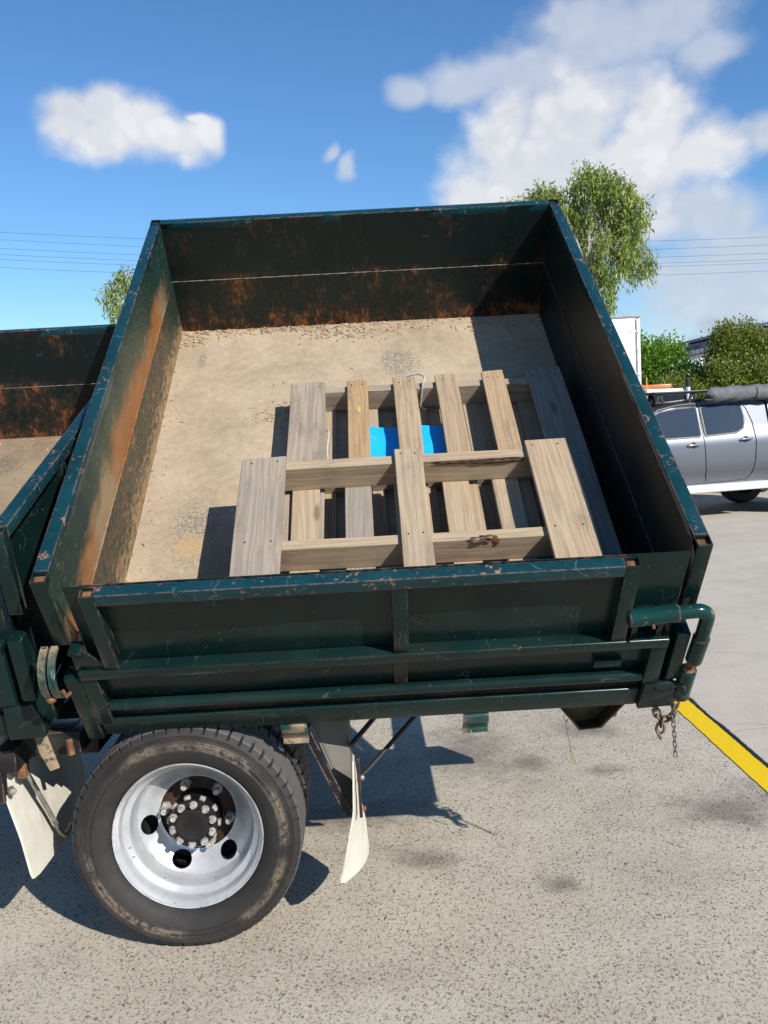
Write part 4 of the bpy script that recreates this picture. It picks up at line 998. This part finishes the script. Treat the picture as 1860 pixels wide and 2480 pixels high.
loft([-2.62, -2.5, -2.3, -2.0, -1.55, -1.3, -1.1, -.9, -.72, -.55, -.35, -.1, .15, .4, .7, .95, 1.03, 1.09], ztop, 'body', M_car)
loft([1.13, 1.3, 1.8, 2.3, 2.55, 2.62], lambda x_: 1.74 if x_ < 2.5 else 1.70, 'canopy', M_car)
def panel(poly, name, material, proud=.004, parent=None):
    v = [(a, ysurf(a, b_) - proud, b_) for a, b_ in poly] + [(a, ysurf(a, b_) + .01, b_) for a, b_ in poly]; n = len(poly)
    f = [list(range(n)), list(range(2 * n - 1, n - 1, -1))] + [[i, (i + 1) % n, (i + 1) % n + n, i + n] for i in range(n)]
    return MB().raw(v, f).build(name, material, parent or ute, smooth=False)
def rnd(poly, it=2, q=.2):
    for _ in range(it):
        out = []
        for i in range(len(poly)):
            a, b_ = Vector(poly[i]), Vector(poly[(i + 1) % len(poly)]); out += [tuple(a.lerp(b_, .1)), tuple(a.lerp(b_, .9))]
        poly = out
    return poly
fw = [(-1.28, 1.195), (-.98, 1.38), (-.60, 1.565), (-.30, 1.605), (-.05, 1.615), (-.03, 1.60), (-.02, 1.215), (-.05, 1.205)]
rw = [(.075, 1.212), (.06, 1.60), (.10, 1.622), (.60, 1.625), (.68, 1.585), (.70, 1.42), (.66, 1.29), (.55, 1.235)]
for poly in (fw, rw):
    c = Vector((sum(p[0] for p in poly) / len(poly), sum(p[1] for p in poly) / len(poly)))
    fr = panel([(c.x + (p[0] - c.x) * (1 + .03 / max(abs(q[0] - c.x) for q in poly)), c.y + (p[1] - c.y) * 1.10) for p in poly], 'window_trim', M_trim, .012)
    panel(poly, 'window', M_glass, .018, fr)
v = [(-1.30, 1.22), (-.62, 1.60), (-.30, 1.655), (-.02, 1.665)]
MB().tube([(a, ysurf(a, min(b_, 1.69)) - .012, b_) for a, b_ in v], .018, 8).build('weather_shield', M_trim, ute)
def seam(pts, name='door_seam'):
    mb = MB(); vv = []
    for (a0, b0), (a1, b1) in zip(pts, pts[1:]):
        vv += [(a0 + (a1 - a0) * k / 6, ysurf(a0 + (a1 - a0) * k / 6, b0 + (b1 - b0) * k / 6) - .003, b0 + (b1 - b0) * k / 6) for k in range(6)]
    mb.tube(vv, .0062, 6); mb.build(name, M_trim, ute)
seam([(.02, 1.66), (.02, 1.3), (.025, 1.2), (.035, .95), (.04, .70), (.045, .52)]); seam([(.70, 1.66), (.78, 1.55), (.84, 1.35), (.85, 1.10), (.83, .80), (.78, .62), (.70, .545), (.4, .525), (.045, .52), (-.9, .50)])
seam([(-1.1, 1.16), (-1.12, .9), (-1.08, .6), (-1.0, .50)])
for hx, hz in ((-.15, 1.075), (.68, 1.12)):
    h_ = MB().tube([(hx - .095, -.004, hz), (hx - .07, -.028, hz + .004), (hx + .07, -.028, hz + .008), (hx + .10, -.004, hz + .008)], .014, 10).build('door_handle', M_chrome, ute)
    MB().lathe([(.0001, -.0035), (.040, -.003), (.044, .004)], (hx, hz), 20).build('handle_cup', M_trim, h_)
MB().box((-1.35, -.13, .395), (1.0, .05, .505), .02, 3).build('side_step', M_alu, ute)
for x_ in (-1.55, 1.62):
    for yy, s_ in ((.06, 1), (1.74, -1)):
        w = empty('wheel'); w.parent = ute; w.location = (x_, yy, .39); w.rotation_euler = (0, 0, 0 if s_ > 0 else math.pi)
        MB().lathe([(.215, .03), (.23, .01), (.30, .0), (.36, .02), (.385, .05), (.39, .13), (.385, .21), (.36, .24), (.23, .25)], (0, 0), 48).build('tyre', M_rubber_f, w)
        MB().lathe([(.225, .02), (.21, .03), (.19, .08), (.08, .05), (.0001, .045)], (0, 0), 40).build('rim', M_chrome, w)
for x_ in (-1.55, 1.62):
    MB().tube([(x_ + .47 * math.cos(a), -.005 if True else 0, .45 + .47 * math.sin(a)) for a in np.linspace(R(-5), R(185), 22)], .035, 8).build('wheel_arch', M_trim, ute)
    MB().lathe([(.0001, -.004), (.44, -.003), (.445, .05)], (x_, .43), 40).build('wheel_well', M_black, ute)
# roof rack, legs and awning
MB().box((-.62, .22, 1.83), (2.3, 1.6, 1.862), .01).build('roof_rack', M_trim, ute)
for x_ in (-.52, .0, 1.4, 2.2):
    for yy in (.26, 1.5): MB().prism([(x_ - .07, 1.69), (x_ - .03, 1.83), (x_ + .03, 1.83), (x_ + .07, 1.69), (x_ + .04, 1.69), (x_, 1.80), (x_ - .04, 1.69)], yy, yy + .03, 1).build('rack_leg', M_trim, ute)
mb = MB(); v = []; f = []; nx, ns = 46, 14
for i in range(nx + 1):
    x_ = .12 + 2.3 * i / nx
    for k in range(ns):
        a = 2 * math.pi * k / ns; rr = .105 * (1 + .14 * math.sin(x_ * 17 + 3 * a) * math.sin(a) + .05 * math.sin(x_ * 41 + a)); sc = .35 if i in (0, nx) else 1
        v.append((x_ + .03 * math.sin(2 * a), .08 + rr * .9 * math.cos(a) * sc, 1.775 + .012 * math.sin(x_ * 2) + rr * math.sin(a) * sc))
for i in range(nx):
    for k in range(ns): f.append([i * ns + k, i * ns + (k + 1) % ns, (i + 1) * ns + (k + 1) % ns, (i + 1) * ns + k])
f += [list(range(ns)), list(range(nx * ns + ns - 1, nx * ns - 1, -1))]
mb.raw(v, f).build('awning_bag', M_bag, ute, angle=80)
MB().tube([(.86, .08 + .097 * math.cos(a), 1.785 + .100 * math.sin(a)) for a in np.linspace(0, 2 * math.pi, 19)[:-1]], .007, 6, closed=True).build('strap', M_trim, ute)
MB().box((.05, .03, 1.70), (2.4, .14, 1.722), .004).build('awning_rail', M_trim, ute)
MB().box((1.3, .3, 1.865), (2.3, 1.1, 1.90), .012).build('rack_load', M_alu, ute)

# ------------------------------------------------------------------ white work truck with amber light bar
M_wht = simple('white_vehicle_paint', (.74, .74, .73), .35, 0, .05, 4, coat=.3); M_amber = simple('amber_plastic', (.60, .16, .03), .3, 0, .2, 10, coat=.5)
wt_ = empty('work_truck', (5.45, 17.0, 0)); tag(wt_, 'white work truck behind the ute with amber light bar on its cab', 'truck')
cab = [(-.50, .55), (-.50, 1.60), (-.46, 1.88), (-.38, 1.97), (.40, 1.95), (.47, 1.86), (.50, 1.60), (.50, .55)]
MB().prism(cab, -.95, .75, 1, .03).build('cab', M_wht, wt_)
MB().prism(rnd([(-.36, 1.60), (-.35, 1.83), (-.32, 1.86), (.28, 1.84), (.31, 1.80), (.33, 1.56)], 1), -.956, -.90, 1).build('rear_window', M_glass, wt_)
MB().prism(rnd([(-.40, 1.57), (-.39, 1.86), (-.35, 1.895), (.31, 1.875), (.35, 1.83), (.37, 1.53)], 1), -.953, -.91, 1).build('window_trim', M_trim, wt_)
MB().box((-.40, -.75, 1.975), (.17, -.45, 2.045), .02, 3).build('light_bar', M_amber, wt_)
MB().tube([(-.36, -.98, 1.72), (-.36, -.98, 1.80)], .018, 10).build('marker_pole_base', M_trim, wt_)
MB().tube([(-.36, -.98, 1.80), (-.36, -.98, 2.17)], .013, 8).build('marker_pole', simple('amber_pole', (.70, .36, .08), .5, 0, .1, 10), wt_)
MB().lathe([(.0001, -.01), (.02, -.008), (.022, .0), (.02, .01), (.0001, .014)], (-.36, 2.19), 12).build('marker_tip', M_trim, wt_).location = (0, -.98, 0)
MB().tube([(.38, -.98, 1.55), (.38, -.98, 1.97)], .038, 14).build('intake_stack', M_wht, wt_); MB().tube([(.38, -.98, 1.97), (.38, -.98, 2.10)], .046, 14).build('intake_cap', M_black, wt_)
MB().box((-.62, -.95, .75), (2.4, .75, .85), .01).build('tray', M_wht, wt_)
for x_ in (-.1, 1.7):
    for yy in (-.9, .5):
        MB().lathe([(.0001, .03), (.17, .02), (.18, .0), (.33, .0), (.36, .04), (.36, .19), (.33, .22), (.0001, .22)], (x_, .36), 32).build('tyre', M_rubber_f, wt_).location = (0, yy, 0)

# ------------------------------------------------------------------ white box truck
bt = empty('box_truck', (4.45, 20, 0)); tag(bt, 'tall white box truck body with hinged rear doors behind the bin corner', 'truck')
MB().box((-1.20, -2.0, 1.0), (1.17, 4.0, 3.46), .015).build('box_body', M_wht, bt)
MB().box((-1.19, -2.03, 3.41), (1.172, -2.004, 3.468), .004).build('top_seal', simple('grey_seal', (.20, .20, .21), .5), bt)
for a, b_ in ((-1.17, -.03), (.0, 1.06)):
    d_ = MB().box((a, -2.022, 1.05), (b_, -2.002, 3.40), .006).build('rear_door', M_wht, bt)
    for k, z_ in enumerate((1.3, 2.28, 3.12)):
        MB().box((b_ - .14 if a > -.5 else a, -2.036, z_), ((b_ + .10) if a > -.5 else a + .14, -2.0225, z_ + .055), .004).build('hinge', M_wht, d_)
MB().tube([(1.085, -2.028, 1.05), (1.085, -2.028, 3.38)], .016, 8).build('lock_rod', simple('grey_rod', (.35, .35, .36), .4, .4), bt)
MB().box((-1.1, -1.95, .75), (1.1, 4.0, .995), .01).build('chassis_frame', M_dark, bt)
MB().box((-1.1, 4.15, .5), (1.1, 5.9, 2.3), .06, 3).build('cab', M_wht, bt)
for yy in (-.6, 4.9):
    for x_ in (-1.12, .87):
        q = MB().lathe([(.0001, .0), (.25, .0), (.44, .01), (.47, .05), (.47, .2), (.44, .25), (.0001, .25)], (0, 0), 36).build('wheel', M_rubber_f, bt); q.rotation_euler = (0, 0, -math.pi / 2); q.location = (x_, yy, .47)

# ------------------------------------------------------------------ buildings far right
def clad(name, c):
    m_, t, b = mat(name); v = objco(t); x_, y_, z_ = t.sep(v)
    w_ = t.math('SINE', t.math('MULTIPLY', t.math('ADD', x_, y_), 31.4)); n = t.noise(v, .7, 5)
    t.put(b.inputs['Base Color'], t.mix(n, c, tuple(q * .85 for q in c))); b.inputs['Roughness'].default_value = .5
    t.put(b.inputs['Normal'], t.bump(w_, .5, .02)); return m_
b1 = empty('factory_building', (16.5, 40, 0)); tag(b1, 'long pale shed with dark grey low gable roof behind the hedge', 'building')
MB().prism([(-3.2, 0), (-3.2, 3.50), (-.9, 3.86), (4.2, 3.0), (4.2, 0)], 0, 14, 1).build('wall', clad('pale_cladding', (.60, .60, .60)), b1, smooth=False)
MB().prism([(-3.3, 3.53), (-.9, 3.90), (4.3, 3.03), (4.3, 3.16), (-.9, 4.10), (-3.3, 3.66)], -.3, 14.3, 1).build('roof', clad('slate_roof', (.075, .095, .135)), b1, smooth=False)
MB().prism([(-1.3, 4.0), (-1.15, 4.22), (-.65, 4.22), (-.5, 4.0)], .5, 3, 1).build('roof_vent', M_dark, b1)
for x_ in (-2.3, .6): MB().box((x_, -.03, .1), (x_ + 2, .0, 2.9), .01).build('roller_door', clad('grey_door', (.30, .31, .33)), b1)
b2 = empty('warehouse', (22.2, 44, 0)); tag(b2, 'dark blue warehouse just showing at the right edge above the trees', 'building')
MB().prism([(-2.75, 0), (-2.75, 5.05), (3, 5.9), (9, 5.0), (9, 0)], 0, 18, 1).build('wall', clad('blue_cladding', (.045, .075, .16)), b2, smooth=False)
MB().prism([(-2.95, 5.10), (3, 5.98), (9.2, 5.05), (9.2, 5.2), (3, 6.15), (-2.95, 5.26)], -.4, 18.4, 1).build('roof', clad('blue_roof', (.06, .085, .15)), b2, smooth=False)
for x_ in (-1.5, 2, 5): MB().box((x_, -.04, .1), (x_ + 2.4, .0, 3.4), .01).build('roller_door', clad('pale_door', (.45, .46, .48)), b2)

# ------------------------------------------------------------------ trees
def leaf_mat(name, c1, c2, c3):
    m_, t, b = mat(name); g_ = t.add('ShaderNodeNewGeometry'); v = objco(t)
    rp_ = g_.outputs['Random Per Island']
    c = t.mix(rp_, c1, c2); c = t.mix(t.step(t.noise(v, 1.6, 3), .45, .65), c, t.mix(rp_, c2, c3))
    t.put(b.inputs['Base Color'], c); b.inputs['Roughness'].default_value = .45
    tr = t.add('ShaderNodeBsdfTranslucent'); t.put(tr.inputs[0], t.mix(.5, c, c3)); mx_ = t.add('ShaderNodeMixShader'); mx_.inputs[0].default_value = .30
    out = [n for n in t.n if n.type == 'OUTPUT_MATERIAL'][0]; t.l.new(b.outputs[0], mx_.inputs[1]); t.l.new(tr.outputs[0], mx_.inputs[2]); t.l.new(mx_.outputs[0], out.inputs[0]); return m_
M_euc = leaf_mat('eucalypt_leaves', (.16, .22, .032), (.27, .34, .065), (.38, .42, .11))
M_lime = leaf_mat('bright_leaves', (.085, .18, .012), (.14, .27, .022), (.20, .33, .04))
M_deep = leaf_mat('deep_green_leaves', (.025, .07, .014), (.045, .11, .022), (.07, .14, .03))
M_olive = leaf_mat('olive_leaves', (.10, .14, .014), (.17, .21, .024), (.24, .26, .045))
M_bark_p = simple('pale_eucalypt_bark', (.46, .41, .35), .8, 0, .35, 8, .3, 30); M_bark_d = simple('dark_bark', (.10, .075, .055), .9, 0, .4, 10, .5, 30)
def leaves(pos, dirn, ln, wd, name, material, parent, rng):
    """one folded four-point leaf per entry"""
    n = len(pos); d = dirn / np.linalg.norm(dirn, axis=1, keepdims=True)
    a = rng.normal(size=(n, 3)); s_ = np.cross(d, a); s_ /= np.linalg.norm(s_, axis=1, keepdims=True); nn = np.cross(d, s_)
    l_ = (ln * rng.uniform(.65, 1.25, n))[:, None]; w_ = (wd * rng.uniform(.7, 1.2, n))[:, None]
    mid = pos + d * l_ * .45 + nn * l_ * .06
    V = np.stack([pos, mid + s_ * w_, pos + d * l_, mid - s_ * w_], 1).reshape(-1, 3)
    me = bpy.data.meshes.new(name); me.vertices.add(4 * n); me.vertices.foreach_set('co', V.ravel())
    me.loops.add(4 * n); me.loops.foreach_set('vertex_index', np.arange(4 * n)); me.polygons.add(n)
    me.polygons.foreach_set('loop_start', np.arange(0, 4 * n, 4)); me.polygons.foreach_set('loop_total', np.full(n, 4)); me.update(); me.validate()
    me.materials.append(material); o = bpy.data.objects.new(name, me); COL.objects.link(o); o.parent = parent; return o
def eucalypt(base, lobes, label, seed, ncl, trunk_top, rt=.16):
    """lobes: (x, y, z, r) relative to base"""
    rng = np.random.default_rng(seed); rn = random.Random(seed)
    root = empty('eucalyptus_tree', base); tag(root, label, 'tree', 'eucalyptus trees')
    mb = MB(); tt = Vector(trunk_top); fork = tt * .62
    mb.tube([(0, 0, 0), tuple(tt * .3 + Vector((.05, .02, 0))), tuple(fork)], [rt, rt * .8, rt * .6], 10)
    P = []; Dr = []
    for lx, ly, lz, lr in lobes:
        c = Vector((lx, ly, lz)); st = fork.lerp(tt, rn.uniform(0, .5))
        m1 = st.lerp(c, .5) + Vector((rn.uniform(-.1, .1), rn.uniform(-.1, .1), rn.uniform(.05, .3)))
        mb.tube(curve_pts([st, m1, c + Vector((0, 0, lr * .35))], 12), [rt * .32 * (1 - .8 * i / 14) + .006 for i in range(len(curve_pts([st, m1, c], 12)))], 7)
        nc = max(4, int(ncl * lr * lr))
        for _ in range(nc):
            u = rng.normal(size=3); u /= np.linalg.norm(u); rad = lr * rng.uniform(.35, 1.05) ** .6
            q = np.array(c) + u * rad * np.array([1, 1, .95])
            tw = c.lerp(Vector(q), .25)
            if rn.random() < .55: mb.tube([tuple(tw), tuple(tw.lerp(Vector(q), .6) + Vector((0, 0, .06))), tuple(q)], [.009, .006, .003], 4)
            k = rn.randint(13, 22); hang = rng.uniform(.12, .36)
            s_ = rng.uniform(0, 1, k); off = rng.normal(size=(k, 3)) * .055
            P.append(q + off + np.outer(s_, [0, 0, -hang])); dd = rng.normal(size=(k, 3)) * .42; dd[:, 2] -= 1.0; Dr.append(dd)
            k2 = 4; P.append(np.repeat(q[None], k2, 0) + rng.normal(size=(k2, 3)) * .04); d2 = rng.normal(size=(k2, 3)); d2[:, 2] = abs(d2[:, 2]) * .6; Dr.append(d2)
    mb.build('trunk', M_bark_p, root); leaves(np.concatenate(P), np.concatenate(Dr), .140, .0165, 'crown', M_euc, root, rng)
eucalypt((5.1, 20.3, 0), [(.05, 0, 6.65, .42), (-.55, .2, 6.25, .42), (-1.65, .2, 6.15, .26), (-1.2, .4, 5.7, .5), (-.85, .1, 6.32, .36), (-1.15, .2, 6.12, .36), (.42, 0, 6.55, .36), (.72, -.2, 6.35, .46), (1.2, 0, 6.0, .36), (.30, .3, 5.85, .62), (.95, .1, 5.45, .48), (1.30, .2, 4.95, .38), (.55, -.2, 5.05, .50), (.42, .1, 4.35, .40), (.35, 0, 3.85, .30), (-.45, .3, 5.2, .65), (-.3, 0, 4.5, .5)],
         'tall drooping eucalyptus rising behind the right corner of the bin', 5, 300, (.1, 0, 6.2))
eucalypt((-5.0, 22, 0), [(-.72, 0, 5.00, .32), (-.40, .1, 5.38, .30), (-.1, .2, 4.9, .45), (-.55, 0, 4.55, .30), (.4, .1, 4.8, .45), (.1, 0, 4.3, .4), (.8, .2, 4.4, .4)],
         'small eucalyptus peeping out left of the raised bin', 8, 235, (0, 0, 4.9), .11)
def bush(base, lobes, material, label, seed, n, ln=.085, wd=.022, cat='tree', name='hedge_tree'):
    rng = np.random.default_rng(seed); rn = random.Random(seed); root = empty(name, base); tag(root, label, cat, 'trees along the back fence')
    mb = MB(); mb.tube([(0, 0, 0), (.04, 0, .6), (0, .05, 1.2)], [.09, .07, .05], 8); P = []; Dr = []
    for lx, ly, lz, rx, rz in lobes:
        mb.tube([(0, 0, .7), (lx * .6, ly * .6, lz * .7), (lx, ly, lz)], [.05, .03, .01], 6)
        m_ = int(n * rx * rz)
        cl = rng.normal(size=(max(8, m_ // 40), 3)); cl /= np.linalg.norm(cl, axis=1, keepdims=True); cl *= rng.uniform(.55, 1.08, (len(cl), 1)) ** .7
        cl = cl * [rx, rx, rz] + [lx, ly, lz]
        idx = rng.integers(0, len(cl), m_); pos = cl[idx] + rng.normal(size=(m_, 3)) * [.11, .11, .15]
        P.append(pos); dd = rng.normal(size=(m_, 3)) * .7 + (pos - [lx, ly, lz - .3]); dd[:, 2] += .4; Dr.append(dd)
    pos = np.concatenate(P); dr = np.concatenate(Dr); keep = pos[:, 2] > .05
    mb.build('trunk', M_bark_d, root); leaves(pos[keep], dr[keep], ln, wd, 'crown', material, root, rng)
bush((8.75, 26.5, 0), [(-.25, 0, 2.95, .55, .55), (.35, 0, 2.85, .5, .55), (-.5, 0, 2.2, .6, .8), (.2, -.2, 1.9, .7, .9), (-.2, 0, 1.0, .8, .8)], M_lime, 'bright green bushy tree right beside the white box truck', 21, 15000, .10, .032)
bush((9.45, 25.6, 0), [(-.1, 0, 2.30, .42, .42), (-.3, 0, 1.9, .5, .7), (.25, -.1, 1.7, .5, .8), (0, 0, .9, .6, .7)], M_deep, 'dark green shrub between the bright tree and the olive hedge', 22, 15000, .09, .030)
bush((8.55, 24.6, 0), [(0, 0, 1.8, .45, .55), (.45, 0, 1.5, .45, .7), (-.2, 0, .9, .6, .6)], M_olive, 'low olive bush in front of the bright green tree', 27, 15000, .085, .024)
bush((10.15, 25.0, 0), [(0, 0, 2.15, .38, .5), (-.2, 0, 1.8, .45, .8), (.3, 0, 1.7, .45, .8), (0, 0, .9, .6, .7)], M_olive, 'olive green hedge tree in front of the pale shed', 23, 16000, .085, .024)
bush((11.1, 26.5, 0), [(-.30, 0, 2.85, .5, .6), (-.25, 0, 3.2, .48, .6), (.15, 0, 3.3, .5, .55), (.65, 0, 3.0, .5, .6), (-.2, 0, 2.4, .75, .7), (.5, 0, 2.2, .7, .8), (.1, 0, 1.2, .9, .9)], M_olive, 'tallest olive green tree of the hedge at the right', 24, 14000, .09, .026)
bush((11.1, 24.8, 0), [(-.45, 0, 1.85, .4, .6), (0, 0, 2.05, .45, .6), (.5, 0, 1.9, .5, .65), (0, 0, 1.0, .9, .7)], M_olive, 'low olive hedge just above the ute roof', 25, 15000, .085, .024)
bush((12.4, 25.2, 0), [(-.3, 0, 2.3, .5, .6), (.2, 0, 2.5, .5, .6), (.1, 0, 1.6, .8, .9)], M_olive, 'olive hedge tree cut by the right edge of the picture', 26, 14000, .09, .025)

# ------------------------------------------------------------------ power lines
M_wire = simple('power_wire', (.07, .085, .10), .5, .3, .1, 3)
WIRES = [(0.00146, -0.06, 9.2985), (0.00156, -0.06117, 8.94707), (0.00149, -0.06059, 8.60723), (0.00142, -0.06048, 8.36413), (0.00135, -0.05835, 8.20052), (0.00144, -0.05937, 7.83452)]
for (a, b_, c_), nm in zip(WIRES, ('topmost of the six', 'second from the top of the six', 'third from the top of the six', 'fourth from the top of the six', 'fifth from the top of the six', 'lowest of the six')):
    mb = MB(); mb.tube([(x_, 40, a * x_ * x_ + b_ * x_ + c_) for x_ in np.linspace(-30, 40, 71)], .0062, 5)
    tag(mb.build('power_line', M_wire), nm + ' thin power lines crossing the sky', 'power line', 'overhead power lines')
